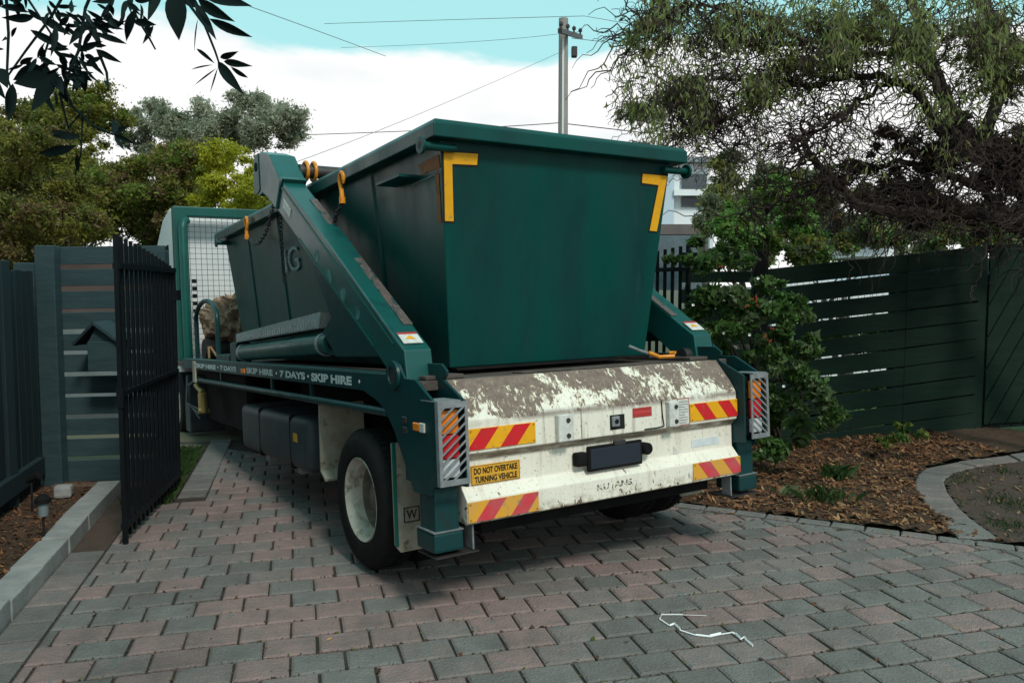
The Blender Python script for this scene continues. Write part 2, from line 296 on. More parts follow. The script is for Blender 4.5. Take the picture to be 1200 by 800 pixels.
# --- tail pan
prof = [(-.74, 1.095), (-.80, 1.095), (-.905, .975), (-.95, .905), (-.95, .745), (-.905, .705), (-.905, .575), (-.955, .52), (-.955, .41), (-.93, .40), (-.74, .42)]
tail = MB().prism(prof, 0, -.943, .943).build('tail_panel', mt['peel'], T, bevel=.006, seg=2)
MB().box((-.80, -.83, .32), (.80, -.60, .405)).build('rear_crossmember', mt['dark'], T)
def stripes(x0, x1, z0, z1, y, sgn, red, yel, shear):
    p = MB().box((x0, y-.006, z0), (x1, y-.001, z1)).build('marker_board', yel, T, bevel=.0015)
    H = z1-z0; wd = .098; dx = .082*sgn
    b = MB()
    for c in shear:
        poly = [(c, z0), (c+wd, z0), (c+wd+dx*H/.1, z1), (c+dx*H/.1, z1)]
        # clip to the board
        for (ax_, lim, sg) in ((0, x0+.002, 1), (0, x1-.002, -1)):
            out = []
            for i in range(len(poly)):
                a, q = poly[i], poly[(i+1) % len(poly)]; ia, iq = (a[0]-lim)*sg >= 0, (q[0]-lim)*sg >= 0
                if ia: out.append(a)
                if ia != iq: t = (lim-a[0])/(q[0]-a[0]); out.append((lim, a[1]+(q[1]-a[1])*t))
            poly = out
            if not poly: break
        if len(poly) > 2: b.prism([(a, max(z0+.002, min(z1-.002, z))) for a, z in poly], 1, y-.0075, y-.005)
    b.build('red_stripe', red, p)
    for sx_ in (x0+.012, x1-.012):
        for sz in (z0+.012, z1-.012): MB().lathe([(-.003, .004), (0, .004)], 8, Matrix.Translation((sx_, y-.006, sz)) @ Matrix.Rotation(0, 4, 'X'), ax=1).build('rivet', mt['dsteel'], p)
stripes(-.922, -.533, .760, .864, -.95, 1, mt['redt'], mt['yel'], (-.935, -.745))
stripes(-.941, -.532, .415, .513, -.955, 1, mt['redf'], mt['yelf'], (-.900, -.700))
stripes(.550, .944, .760, .864, -.95, -1, mt['redt'], mt['yel'], (.665, .860))
stripes(.555, .950, .420, .518, -.955, -1, mt['redf'], mt['yelf'], (.675, .880))
sg = MB().box((-.892, -.912, .582), (-.607, -.906, .678)).build('warning_sign', mt['signy'], T, bevel=.0015)
bd = MB()
for a in ((-.889, -.913, .585, -.610, .5865), (-.889, -.913, .6735, -.610, .675)): bd.box((a[0], -.9132, a[2]), (a[3], -.9122, a[4]))
for x in (-.889, -.6115): bd.box((x, -.9132, .5865), (x+.0015, -.9122, .6735))
bd.build('sign_border', mt['ink'], sg)
text('DO NOT OVERTAKE', 'lettering', mt['ink'], (-.876, -.9125, .634), (1, 0, 0), (0, 0, 1), .252, .031, sg, bold=.03)
text('TURNING VEHICLE', 'lettering', mt['ink'], (-.873, -.9125, .592), (1, 0, 0), (0, 0, 1), .246, .031, sg, bold=.03)
nb = MB().box((-.205, -.955, .565), (.178, -.935, .70)).build('number_plate_holder', mt['dark'], T, bevel=.006)
MB().box((-.188, -.959, .580), (.160, -.9552, .685)).build('number_plate', M_('plate_dark_blue', (.022, .028, .040), rough=.4), nb, bevel=.002)
MB().box((-.02, -.957, .685), (.06, -.935, .712)).build('plate_light', mt['dsteel'], nb, bevel=.004)
MB().box((-.275, -.955, .60), (-.205, -.905, .672)).build('plate_bracket', mt['dark'], T, bevel=.008)
MB().lathe([(-.96, .0), (-.96, .026), (-.95, .034), (-.905, .034)], 18, Matrix.Translation((.222, 0, .642)), ax=1).build('rubber_buffer', mt['dark'], T, smooth=True)
cb = MB().box((-.045, -.9515, .772), (.058, -.9505, .852)).build('camera_recess', mt['ink'], T)
MB().box((-.038, -.970, .79), (.012, -.953, .845)).build('camera_housing', mt['steel'], cb, bevel=.004)
MB().lathe([(-.972, 0), (-.972, .012), (-.966, .013)], 14, Matrix.Translation((-.013, -.003, .818)), ax=1).build('lens', mt['glass'], cb)
rl = MB().box((.117, -.9535, .824), (.256, -.9505, .876)).build('red_label', mt['redlab'], T, bevel=.001)
MB().box((.127, -.9542, .846), (.246, -.9533, .856)).build('faded_print', mt['redf'], rl)
for x0, x1, z0, z1 in ((-.408, -.312, .748, .887), (.362, .435, .750, .893)):
    br = MB().box((x0, -.985, z0), (x1, -.9505, z1)).build('hinge_bracket', mt['paper'], T, bevel=.004)
    for z in (z0+.03, z1-.03): MB().lathe([(-.992, 0), (-.992, .012), (-.984, .014)], 6, Matrix.Translation(((x0+x1)/2+.012, 0, z)), ax=1).build('bolt', mt['dsteel'], br)
nt_ = MB().box((.452, -.9525, .747), (.546, -.9505, .903)).build('notice_plate', mt['paper'], T)
b = MB()
for q in ((.452, .747, .546, .751), (.452, .899, .546, .903)): b.box((q[0], -.9535, q[1]), (q[2], -.9522, q[3]))
for x in (.452, .542): b.box((x, -.9535, .751), (x+.004, -.9522, .899))
b.build('red_border', mt['redlab'], nt_)
b = MB()
for k in range(9): b.box((.462, -.9532, .76+k*.015), (.462+(.07 if k % 3 else .052), -.9524, .764+k*.015))
b.build('small_print', M_('faded_ink', (.22, .21, .2), rough=.6), nt_)
MB().box((.60, -.9075, .60), (.83, -.9055, .645)).build('faded_sticker', mt['blue'], T)
MB().prism([(.455, .575), (.455, .625), (.50, .583)], 1, -.9075, -.9055).build('triangle_sticker', mt['paper'], T)
text('KU  ANS', 'painted_letters', M_('worn_black_paint', (.03, .03, .03), (.10, .09, .08), scale=50, rough=.7, spots=[((.62, .58, .5), 60, .52, .04)]), (-.150, -.9565, .462), (1, 0, .01), (0, 0, 1), .24, .032, T, bold=.01)
for x in (-.24, .33): MB().box((x, -.9512, .748), (x+.0035, -.9503, .90)).build('panel_seam', mt['deck'], T)
MB().tube([(.33, -.953, .90), (.335, -.953, .82), (.345, -.953, .758), (.29, -.953, .752), (.20, -.953, .752)], .004, 6).build('rear_cable', mt['ink'], T)
# --- deck and chassis
MB().box((-1.10, -.74, 1.045), (1.10, 5.75, 1.095)).build('deck', mt['deck'], T, bevel=.004)
MB().box((-1.02, -.72, 1.096), (-.80, 4.4, 1.118)).build('deck_runner', mt['deck'], T, bevel=.004)
MB().box((.80, -.72, 1.096), (1.02, 4.4, 1.118)).build('deck_runner', mt['deck'], T, bevel=.004)
MB().box((-.45, -.735, 1.096), (.45, -.62, 1.104)).build('skip_stop_bar', mt['deck'], T, bevel=.004)
for s in (-1, 1):
    MB().box((s*.42-.04, -.7, .72), (s*.42+.04, 6.9, .94)).build('chassis_rail', mt['dark'], T)
MB().tube([(-.62, -.02, .405), (.62, -.02, .405)], .06, 12).build('axle', mt['dark'], T)
MB().lathe([(-.16, .05), (-.1, .15), (0, .18), (.1, .15), (.16, .05)], 16, Matrix.Translation((0, -.02, .405))).build('differential', mt['dark'], T, smooth=True)
MB().box((-.70, -.40, .70), (-.52, .40, .75)).box((.52, -.40, .70), (.70, .40, .75)).build('leaf_spring', mt['dark'], T)
MB().box((-.9, 3.2, .42), (.9, 5.4, 1.04)).build('gearbox_housing', mt['dark'], T, bevel=.05)
MB().box((-.6, .9, .5), (.9, 2.6, 1.0)).build('air_tank_box', mt['dark'], T, bevel=.05)
def side(s):
    X = lambda a, b: (min(s*a, s*b), max(s*a, s*b))
    plate = [(5.05, 1.128), (5.05, 1.035), (-.134, 1.029), (-.309, .987), (-.418, .945), (-.537, .839), (-.742, .558), (-.936, .568), (-.948, .608), (-1.015, .622), (-1.008, 1.003), (-.801, 1.112), (-.685, 1.112), (-.640, 1.150), (-.62, 1.178), (-.585, 1.192), (-.545, 1.182), (-.49, 1.128)]
    a, b = X(1.105, 1.12); MB().prism(plate, 0, a, b).build('side_plate', mt['tgreen'], T, bevel=.002)
    a, b = X(1.035, 1.105); MB().box((a, -.1, 1.03), (b, 5.05, 1.044)).build('rail_flange', mt['tgreen'], T)
    inner = [(-.50, 1.0), (-.575, 1.179), (-.783, 1.179), (-.834, 1.146), (-.832, 1.125), (-.80, 1.10), (-1.005, 1.004), (-1.0, .60), (-.75, .58)]
    a, b = X(.950, .965); MB().prism(inner, 0, a, b).build('inner_side_plate', mt['tgreen'], T, bevel=.002)
    a, b = X(.967, 1.103); MB().box((a, -.80, .60), (b, -.62, 1.0)).build('plate_web', mt['tgreen'], T)
    # pivot
    pv = MB().tube([(s*1.130, -.565, 1.125), (s*.88, -.565, 1.125)], .045, 18).build('arm_pivot', mt['dsteel'], T, smooth=True)
    MB().lathe([(s*1.121, .075), (s*1.135, .072), (s*1.137, .045), (s*1.123, .04)], 22, Matrix.Translation((0, -.565, 1.125))).build('pivot_collar', mt['tgreen'], pv, smooth=True)
    # lamp and cage
    a, b = X(.975, 1.10); lamp = MB().box((a, -.985, .64), (b, -.80, .995)).build('lamp_box', mt['dark'], T, bevel=.004)
    a, b = X(1.002, 1.098)
    for z0, z1, mm, nm in ((.86, .972, 'amber', 'indicator_lens'), (.745, .857, 'red', 'tail_lens'), (.655, .742, 'clear', 'reversing_lens')):
        MB().box((a, -1.012, z0), (b, -.986, z1)).build(nm, mt[mm], lamp, bevel=.012, seg=2, smooth=True)
    y0, y1 = -1.042, -1.036; xa, xb = .970, 1.122
    cage = MB()
    a, b = X(xa, xb); cage.box((a, y0, .985), (b, y1, 1.012)); cage.box((a, y0, .625), (b, y1, .652))
    a, b = X(xa, xa+.014); cage.box((a, y0, .652), (b, y1, .985)); a, b = X(xb-.014, xb); cage.box((a, y0, .652), (b, y1, .985))
    a, b = X(xa+.03, xb); cage.box((a, y0+.007, 1.0125), (b, -.86, 1.0185))
    a, b = X(xb+.0005, xb+.004); cage.box((a, y0, .625), (b, -1.012, 1.012))
    z = .60
    while z < .99:     # slanting bars
        p = [(xa+.012, z+.10), (xa+.012, z+.111), (xb-.012, z+.009), (xb-.012, z-.002)]
        p = clip(clip(p, (0, 1), .650), (0, -1), -.987)
        if len(p) > 2: cage.prism([(s*x, q) for x, q in p], 1, y0+.0005, y1-.0005)
        z += .041
    cage.build('lamp_guard', mt['steel'], T)
    # stabiliser leg
    a, b = X(.972, 1.103); leg = MB().box((a, -.925, .34), (b, -.76, .60)).build('stabiliser_leg', mt['tgreen'], T, bevel=.012, seg=2)
    a, b = X(.960, 1.118); MB().box((a, -.94, .292), (b, -.745, .388)).build('leg_collar', mt['tgreen'], leg, bevel=.014, seg=2)
    a, b = X(.9595, 1.1185); MB().box((a, -.9405, .3885), (b, -.7445, .393)).build('collar_lip', mt['steel'], leg)
    a, b = X(.88, 1.114); MB().prism([(a, -.944), (b, -.944), (b, -.80), (b-.05 if s > 0 else b, -.75), (a, -.75)], 2, .268, .274).build('foot_plate', mt['dsteel'], leg)
    a, b = X(.895, .905); MB().prism([(-.93, .274), (-.85, .274), (-.85, .40), (-.93, .40)], 0, a, b).build('foot_lug', mt['steel'], leg, bevel=.01)
    # mud flaps
    a, b = X(.88, 1.118); fl = MB().prism([(a, .24), (a+.03, .20), (b-.03, .20), (b, .24), (b, .77), (a, .77)], 1, -.49, -.478).build('mud_flap', mt['cream'], T)
    a, b = X(1.10, 1.119); MB().box((a, -.497, .235), (b, -.4905, .775)).build('flap_edge', mt['tgreenb'], fl)
    if s < 0: 
        bx = MB()
        for q in ((-1.065, .35, -.975, .355), (-1.065, .425, -.975, .43)): bx.box((q[0], -.493, q[1]), (q[2], -.4905, q[3]))
        for x in (-1.065, -.980): bx.box((x, -.493, .355), (x+.005, -.4905, .425))
        bx.build('flap_logo_box', mt['ink'], fl); text('W', 'lettering', mt['ink'], (-1.05, -.4915, .365), (1, 0, 0), (0, 0, 1), .06, .05, fl)
    a, b = X(.80, 1.10); MB().prism([(.66, .90), (.675, .90), (.69, .47), (.60, .415), (.595, .43), (.672, .475)], 0, a, b).build('front_mud_flap', mt['cream'], T)
    # rear dual wheels
    for k, (x0, x1) in enumerate(((1.13, .90), (.885, .655))):
        ty = [(x0-.035, .232), (x0-.008, .252), (x0, .315), (x0-.012, .36), (x0-.035, .384), (x0-.05, .39), (x1+.05, .39), (x1+.03, .38), (x1, .32), (x1+.02, .245)]
        wh = MB().lathe([(s*p, r) for p, r in ty], 56, Matrix.Translation((0, -.02, .403))).build('wheel', mt['tyre'], T, smooth=True)
        tr = MB()
        for j in range(56):
            th = 2*math.pi*j/56; Mx = Matrix.Translation((0, -.02, .403)) @ Matrix.Rotation(th, 4, 'X')
            aa, bb = X(x0-.052, x0-.10); tr.box((aa, -.014, .388), (bb, .014, .397), Mx)
            aa, bb = X(x0-.13, x1+.05); tr.box((aa, -.013, .388), (bb, .013, .396), Mx)
        tr.build('tread_blocks', mt['tyre'], wh, kind='stuff')
        rm = [(x0-.030, .236), (x0-.018, .240), (x0-.012, .234), (x0-.020, .222), (x0-.050, .210), (x0-.058, .196), (x0-.105, .188)]; dk = [(x0-.105, .188), (x0-.165, .176), (x0-.185, .160), (x0-.188, .12), (x0-.165, .10), (x0-.11, .085), (x0-.095, .06), (x0-.09, .0)]
        MB().lathe([(s*p, r) for p, r in rm], 48, Matrix.Translation((0, -.02, .403))).build('wheel_rim', mt['rim'], wh, smooth=True)
        MB().lathe([(s*p, r) for p, r in dk], 48, Matrix.Translation((0, -.02, .403))).build('wheel_disc', M_('shaded_dirty_wheel_disc', (.17, .145, .115), (.085, .07, .055), scale=12, rough=.8), wh, smooth=True)  # dark disc colour holds the shade of the deep dish along with dirt
        if k == 0:
            for j in range(6):
                th = 2*math.pi*j/6; MB().lathe([(s*(x0-.188), .016), (s*(x0-.16), .016), (s*(x0-.155), 0)], 6, Matrix.Translation((0, -.02+.145*math.cos(th), .403+.145*math.sin(th)))).build('wheel_nut', mt['dsteel'], wh)
    # front wheel, on the lower ground under the cab
    ty = [(1.05, .22), (1.08, .25), (1.08, .35), (1.04, .385), (.88, .385), (.85, .34), (.86, .24)]
    fw = MB().lathe([(s*p, r) for p, r in ty], 40, Matrix.Translation((0, 5.75, .58))).build('wheel', mt['tyre'], T, smooth=True)
    MB().lathe([(s*p, r) for p, r in ((1.06, .225), (1.02, .2), (1.0, .1), (1.05, .08), (1.05, 0))], 32, Matrix.Translation((0, 5.75, .58))).build('wheel_rim', mt['rim'], fw, smooth=True)
    # lifting arm
    ya = lambda pts: pts
    arm = [(-.645, 1.095), (-.622, 1.252), (-.515, 1.317), (.491, 1.955), (1.268, 2.418), (1.45, 2.30), (1.40, 2.235), (.874, 1.925), (.519, 1.719), (-.274, 1.236), (-.50, 1.085)]
    a, b = X(.935, 1.088); ar = MB().prism(arm, 0, a, b).build('lifting_arm', mt['agreen'], T, bevel=.008, seg=2)
    cap = [(-.624, 1.258), (-.517, 1.323), (1.262, 2.424), (1.262, 2.430), (-.522, 1.329), (-.632, 1.262)]
    aa, bb = X(.938, .992); MB().prism([(-.42, 1.3815), (1.0, 2.261), (1.0, 2.2665), (-.42, 1.387)], 0, aa, bb).build('worn_top_edge', mt['worn'], ar)
    rib_ = MB()
    for (y0_, z0_, y1_, z1_) in ((-.50, 1.285, 1.30, 2.40), (-.24, 1.275, .95, 1.99)):
        d = Vector((0, y1_-y0_, z1_-z0_)).normalized(); nn = Vector((0, -d.z, d.y))
        q = [Vector((0, y0_, z0_)), Vector((0, y1_, z1_)), Vector((0, y1_, z1_))-nn*.014, Vector((0, y0_, z0_))-nn*.014]
        aa, bb = X(1.0885, 1.093); rib_.prism([(p.y, p.z) for p in q], 0, aa, bb)
    rib_.build('arm_edge_weld', mt['tgreenb'], ar)
    head = [(1.40, 2.245), (1.268, 2.425), (1.50, 2.655), (1.70, 2.715), (1.80, 2.722), (1.87, 2.70), (1.885, 2.66), (1.86, 2.44), (1.80, 2.40), (1.72, 2.41), (1.60, 2.36)]
    a, b = X(.915, 1.105); hd = MB().prism(head, 0, a, b).build('arm_head', mt['agreen'], T, bevel=.01, seg=2)
    a, b = X(1.1055, 1.112); MB().prism([(1.915, 2.43), (1.905, 2.68), (1.86, 2.715), (1.775, 2.72), (1.765, 2.44), (1.83, 2.42)], 0, a, b).build('head_plate', mt['tgreenb'], hd, bevel=.003)
    MB().lathe([(s*1.1125, .034), (s*1.118, .032), (s*1.118, .018), (s*1.1125, 0)], 18, Matrix.Translation((0, 1.835, 2.625))).build('head_pin', mt['dark'], hd)
    dd = Vector((0, .865, .50)); 
    a, b = X(.922, 1.100); MB().prism([(1.23, 2.435), (1.27, 2.455), (1.47, 2.30), (1.43, 2.26)], 0, a, b).build('arm_collar', mt['agreen'], hd, bevel=.004)
    a, b = X(1.088, 1.094); MB().prism([(1.10, 2.20), (1.245, 2.30), (1.27, 2.245), (1.13, 2.15)], 0, a, b).build('load_sticker', mt['paper'], ar)
    # warning sticker on top of the arm foot
    c0 = Vector((s*1.07, -.50, 1.336)); fx = Vector((0, -.842, -.54)); lx = Vector((-s, 0, 0))
    b_ = MB(); q = [c0, c0+lx*.11, c0+lx*.11+fx*.10, c0+fx*.10]; up_ = Vector((0, -.0025, .004)); b_.hexa(q, [p+up_ for p in q]); st = b_.build('warning_sticker', mt['paper'], ar)
    b_ = MB(); q = [c0+fx*.0+up_*1.2, c0+lx*.11+up_*1.2, c0+lx*.11+fx*.018+up_*1.2, c0+fx*.018+up_*1.2]; b_.add(q, [(0, 1, 2, 3)]); b_.build('red_header', mt['redlab'], st)
    t0 = c0+lx*.055+up_*1.3; b_ = MB(); b_.add([t0+fx*.028, t0+fx*.065+lx*.03, t0+fx*.065-lx*.03], [(0, 1, 2)]); b_.build('warning_triangle', mt['yel'], st)
    # ram, gusset, tread strip
    a, b = X(.99, 1.07); MB().prism([(.874, 1.90), (.46, 1.45), (.62, 1.36), (.40, 1.205), (-.30, 1.215)], 0, a, b).build('arm_gusset', mt['tgreen'], T, bevel=.004)
    cyl = MB().tube([(s*1.0, 2.87, 1.21), (s*1.0, .62, 1.285)], .072, 22).build('hydraulic_ram', mt['agreen'], T, smooth=True)
    for t in (.012, .93): 
        y = 2.87+(.62-2.87)*t; z = 1.21+.075*t; MB().tube([(s*1.0, y, z), (s*1.0, y-.035, z)], .078, 22).build('ram_band', mt['steel'], cyl, smooth=True)
    MB().tube([(s*1.0, .62, 1.285), (s*1.0, .42, 1.292)], .045, 14).build('ram_rod_eye', mt['dark'], cyl, smooth=True)
    a, b = X(.86, 1.05)
    st_ = MB().hexa([(a, 2.92, 1.300), (b, 2.92, 1.300), (b, .76, 1.385), (a, .76, 1.385)], [(a, 2.92, 1.375), (b, 2.92, 1.375), (b, .70, 1.490), (a, .70, 1.490)]).build('grip_strip', mt['gripm'], T)
    tt = MB()
    for k in range(34):
        y = 2.86-k*.062; t = (2.92-y)/2.2; zz = 1.305+.09*t
        aa, bb = X(1.0505, 1.056); tt.box((aa, y-.014, zz), (bb, y+.014, zz+.045))
    tt.build('grip_teeth', mt['gripm'], st_, kind='stuff')
    MB().box((min(s*.93, s*1.06), 2.9, 1.10), (max(s*.93, s*1.06), 3.12, 1.30)).build('ram_mount', mt['tgreen'], T, bevel=.01)
    # side guard pipe and stays
    MB().tube([(s*1.10, 4.45, .925), (s*1.10, -.44, .925)], .024, 12).build('side_guard_pipe', mt['tgreen'], T, smooth=True)
    for y in (3.4, 1.75, .85): MB().box((min(s*1.07, s*1.09), y-.02, .92), (max(s*1.07, s*1.09), y+.02, 1.03)).build('pipe_stay', mt['tgreen'], T)
    # side markers and vents
    a, b = X(1.1205, 1.130); MB().box((a, -.845, .865), (b, -.775, .905)).build('side_marker', mt['amber'], T, bevel=.004)
    MB().box((a, -.900, .862), (b, -.848, .908)).build('side_marker_base', mt['paper'], T, bevel=.003)
    a, b = X(1.1205, 1.127)
    for z in (.838, .890): MB().box((a, -.70, z), (b, -.648, z+.034)).build('socket_cover', mt['dsteel'], T, bevel=.006)
side(-1); side(1)
# lettering along the left rail
for body, y0, y1, z, h in (('SKIP HIRE', 4.309, 3.431, 1.052, .045), ('7 DAYS', 3.257, 2.666, 1.052, .045), ('SKIP HIRE', 2.332, 1.587, 1.052, .048), ('7 DAYS', 1.413, .848, 1.050, .05), ('SKIP HIRE', .725, .020, 1.048, .053)):
    text(body, 'lettering', mt['letter'], (-1.1205, y0, z), (0, -1, 0), (0, 0, 1), abs(y0-y1), h, T, bold=.05)
for y in (3.35, 1.50, .79, -.09): MB().lathe([(-1.1225, 0), (-1.1225, .010), (-1.1205, .010)], 10, Matrix.Translation((0, y, 1.075))).build('lettering_dot', mt['letter'], T)
MB().box((-1.130, 2.37, 1.05), (-1.1205, 2.49, 1.085)).build('side_marker', mt['amber'], T, bevel=.003)
MB().box((-1.14, 4.3, .90), (-1.122, 4.42, 1.115)).build('rusty_bracket', mt['cream'], T, bevel=.004)
MB().box((-1.11, -.45, 1.129), (-1.0, 5.05, 1.1335)).build('rail_top', M_('rail_top_pale', (.05, .11, .11), (.03, .08, .08), scale=12, rough=.5), T)
# blurred logo on the left arm
for k, (y, z, ww) in enumerate(((.62, 1.93, .10), (.42, 1.79, .15), (.18, 1.66, .13), (-.02, 1.55, .10))):
    d = Vector((0, -.85, -.53)); nn = Vector((0, -.53, .85)); c = Vector((-1.0895, y, z-.09)); q = [c+d*ww*.42*math.cos(t)+nn*.042*math.sin(t) for t in np.linspace(0, 2*math.pi, 15)[:-1]]
    b = MB(); b.add(q, [tuple(range(14))]); b.build('worn_logo_patch', mt['ghost'], T)
# fuel tank
tk = MB().box((-1.08, 1.0, .40), (-.62, 2.75, .775)).build('fuel_tank', mt['tank'], T, bevel=.07, seg=4, smooth=True)
for y in (1.35, 2.15): MB().box((-1.084, y, .395), (-.62, y+.03, .779)).build('tank_strap', mt['dark'], tk, bevel=.02)
MB().box((-1.083, 1.20, .60), (-1.0805, 1.29, .66)).build('tank_sticker', mt['signy'], tk)
for y in (1.4, 2.2): MB().box((-1.0, y, .34), (-.9, y+.1, .40)).build('tank_bracket', mt['steel'], tk)
# air line coupling and mudguard behind the cab
MB().tube([(-1.09, 4.2, .60), (-1.09, 4.2, .80)], .05, 14).tube([(-1.04, 4.2, .62), (-1.14, 4.2, .62)], .035, 12).tube([(-1.09, 4.2, .80), (-1.09, 4.5, .86)], .03, 10).build('brass_coupling', mt['brass'], T, smooth=True)
for k in range(3): MB().tube([(-1.05, 4.5, .95), (-1.1, 4.8+k*.05, .85), (-1.1, 4.85+k*.06, .65), (-1.05, 4.6, .5+k*.05)], .010, 6).build('air_hose', mt['tank'], T, smooth=True)
MB().prism([(5.05, .95), (5.1, .95), (5.22, .60), (5.22, .32), (5.0, .32), (4.98, .5)], 0, -1.08, -.7).build('cab_mudguard', mt['tank'], T, bevel=.01)
# headboard
hb = MB(); hb.box((-1.08, 5.42, 1.10), (-.93, 5.56, 2.86)); hb.box((.93, 5.42, 1.10), (1.08, 5.56, 2.86)); hb.box((-1.0795, 5.421, 2.75), (1.0795, 5.559, 2.862))
hb.build('headboard_frame', mt['tgreenb'], T, bevel=.012, seg=2)
MB().tube([(-1.0, 5.36, 1.1), (-1.0, 5.36, 2.60), (-.98, 5.38, 2.68), (-.94, 5.42, 2.70)], .045, 14).build('headboard_post', mt['tgreenb'], T, smooth=True)
mg = MB()
for k in range(30): x = -.93+.062*(k+.3); mg.box((x, 5.48, 1.15), (x+.0045, 5.4845, 2.75))
for k in range(26): z = 1.15+.062*k; mg.box((-.93, 5.4846, z), (.93, 5.489, z+.0045))
mg.build('mesh_guard', mt['dsteel'], T, kind='stuff')
b = MB(); 
for k in range(9): b.box((-.925, 5.35, 1.30+k*.085), (-.875, 5.36, 1.345+k*.085))
b.build('perforated_strap', mt['dark'], T)
# hoop handle
pts = [(-1.0, 4.84, 1.12), (-1.0, 4.84, 1.52)]+[(-1.0, 4.34+.50*math.cos(t), 1.53+.20*math.sin(t)) for t in np.linspace(0, math.pi, 12)]+[(-1.0, 3.84, 1.52), (-1.0, 3.84, 1.12)]
MB().tube(pts, .024, 10).build('hoop_rail', mt['tgreen'], T, smooth=True)
MB().box((-1.05, 3.2, 1.10), (-.9, 3.7, 1.19)).build('toolbox_step', mt['tgreen'], T, bevel=.01)
# cab
cp = [(5.70, .62), (5.70, 2.80), (5.82, 2.90), (6.05, 2.93), (6.5, 2.86), (6.95, 2.62), (7.25, 2.25), (7.45, 1.6), (7.5, .62)]
cab = MB().prism(cp, 0, -1.02, 1.02).build('cab', mt['white'], T, bevel=.05, seg=4, smooth=True)
MB().prism([(6.15, 1.75), (6.15, 2.50), (6.75, 2.50), (7.08, 2.18), (7.2, 1.75)], 0, -1.024, -1.0205).build('side_window', mt['glass'], cab)
MB().box((-1.03, 5.86, 1.62), (-1.0215, 6.10, 1.78)).build('yellow_reflector', mt['yel'], cab)
MB().hexa([(-1.12, 6.9, 2.10), (-1.12, 7.0, 2.10), (-1.34, 7.0, 2.10), (-1.34, 6.9, 2.10)], [(-1.12, 6.9, 2.45), (-1.12, 7.0, 2.45), (-1.34, 7.0, 2.45), (-1.34, 6.9, 2.45)]).tube([(-1.02, 6.95, 2.5), (-1.2, 6.95, 2.48), (-1.2, 6.95, 2.3)], .015, 6).build('wing_mirror', mt['dark'], cab)
MB().box((-.72, 5.60, 1.10), (.9, 5.695, 1.45)).build('cab_lower_panel', mt['dark'], T)

# ================================================================ SKIP BIN
skip = thing('skip_bin', 'large dark green steel skip with yellow corner tape sitting on the lorry deck', 'skip', M=TMX)
zt, zb = 2.345, 1.135
def ringpts(z, x, y0, y1): return [Vector((-x, y0, z)), Vector((x, y0, z)), Vector((x, y1, z)), Vector((-x, y1, z))]
Bo = ringpts(zb, .712, -.40, 3.92); To = ringpts(zt, .815, -.585, 4.16); Ti = ringpts(zt, .80, -.57, 4.145); Bi = ringpts(zb+.02, .70, -.39, 3.90)
b = MB(); b.add(Bo+To+Ti+Bi, [(0, 3, 2, 1)]+[(i, (i+1) % 4, (i+1) % 4+4, i+4) for i in range(4)]+[(i+4, (i+1) % 4+4, (i+1) % 4+8, i+8) for i in range(4)]+[(i+8, (i+1) % 4+8, (i+1) % 4+12, i+12) for i in range(4)]+[(12, 13, 14, 15)])
body = b.build('skip_body', mt['green'], skip, bevel=.004)
def rimsec():
    b = MB(); O = ringpts(2.335, .892, -.662, 4.30); O2 = ringpts(2.405, .892, -.662, 4.30); O3 = ringpts(2.43, .875, -.645, 4.283); I3 = ringpts(2.43, .80, -.57, 4.145); I = ringpts(2.335, .80, -.57, 4.145)
    b.add(O+O2+O3+I3+I, [(i+4*k, (i+1) % 4+4*k, (i+1) % 4+4*((k+1) % 5), i+4*((k+1) % 5)) for k in range(5) for i in range(4)]); return b
rimsec().build('skip_rim', mt['green'], skip, bevel=.006, seg=2)
def sp_x(z): return .712+(z-zb)/(zt-zb)*.103
def sp_y(z): return -.40-(z-zb)/(zt-zb)*.185
for s in (-1, 1):
    for y in (.35, 1.35, 2.35, 3.3):
        x0 = sp_x(1.16); x1 = sp_x(2.33); w_ = .03; t_ = .012
        MB().hexa([(s*(x0-.003), y-w_, 1.16), (s*(x0+t_), y-w_*.5, 1.16), (s*(x0+t_), y+w_*.5, 1.16), (s*(x0-.003), y+w_, 1.16)], [(s*(x1-.003), y-w_, 2.33), (s*(x1+t_), y-w_*.5, 2.33), (s*(x1+t_), y+w_*.5, 2.33), (s*(x1-.003), y+w_, 2.33)]).build('side_rib', mt['green'], skip)
    for y in (-.60, 4.02):
        lg = MB().tube([(s*.74, y, 2.295), (s*.945, y, 2.295)], .022, 14).build('lifting_lug', mt['green'], skip, smooth=True)
        MB().tube([(s*.930, y, 2.295), (s*.945, y, 2.295)], .044, 20).build('lug_disc', mt['green'], lg)
    MB().box((min(s*.80, s*.93), -.30, 2.19), (max(s*.80, s*.93), .02, 2.205)).build('side_lug_plate', mt['green'], skip)
def rearpoly(pts, name, mat, off=.004, parent=skip):
    b = MB(); f = [Vector((x, sp_y(z)-off, z)) for x, z in pts]; k = [Vector((x, sp_y(z)+.0005, z)) for x, z in pts]; n = len(pts)
    b.add(k+f, [tuple(range(n)), tuple(range(n, 2*n))[::-1]]+[(i, (i+1) % n, (i+1) % n+n, i+n) for i in range(n)]); return b.build(name, mat, parent)
YL = [(-.800, 2.278), (-.587, 2.284), (-.591, 2.226), (-.742, 2.220), (-.749, 1.924), (-.811, 1.924)]
YR = [(.591, 2.262), (.802, 2.262), (.768, 1.916), (.688, 1.919), (.738, 2.2), (.590, 2.205)]
YR = [(.591, 2.262), (.797, 2.262), (.741, 1.918), (.680, 1.921), (.728, 2.202), (.590, 2.207)]
YL = [(x if x > -.79 else -.795, z) for x, z in YL]; YL[4] = (-.722, 1.924); YL[5] = (-.774, 1.924)
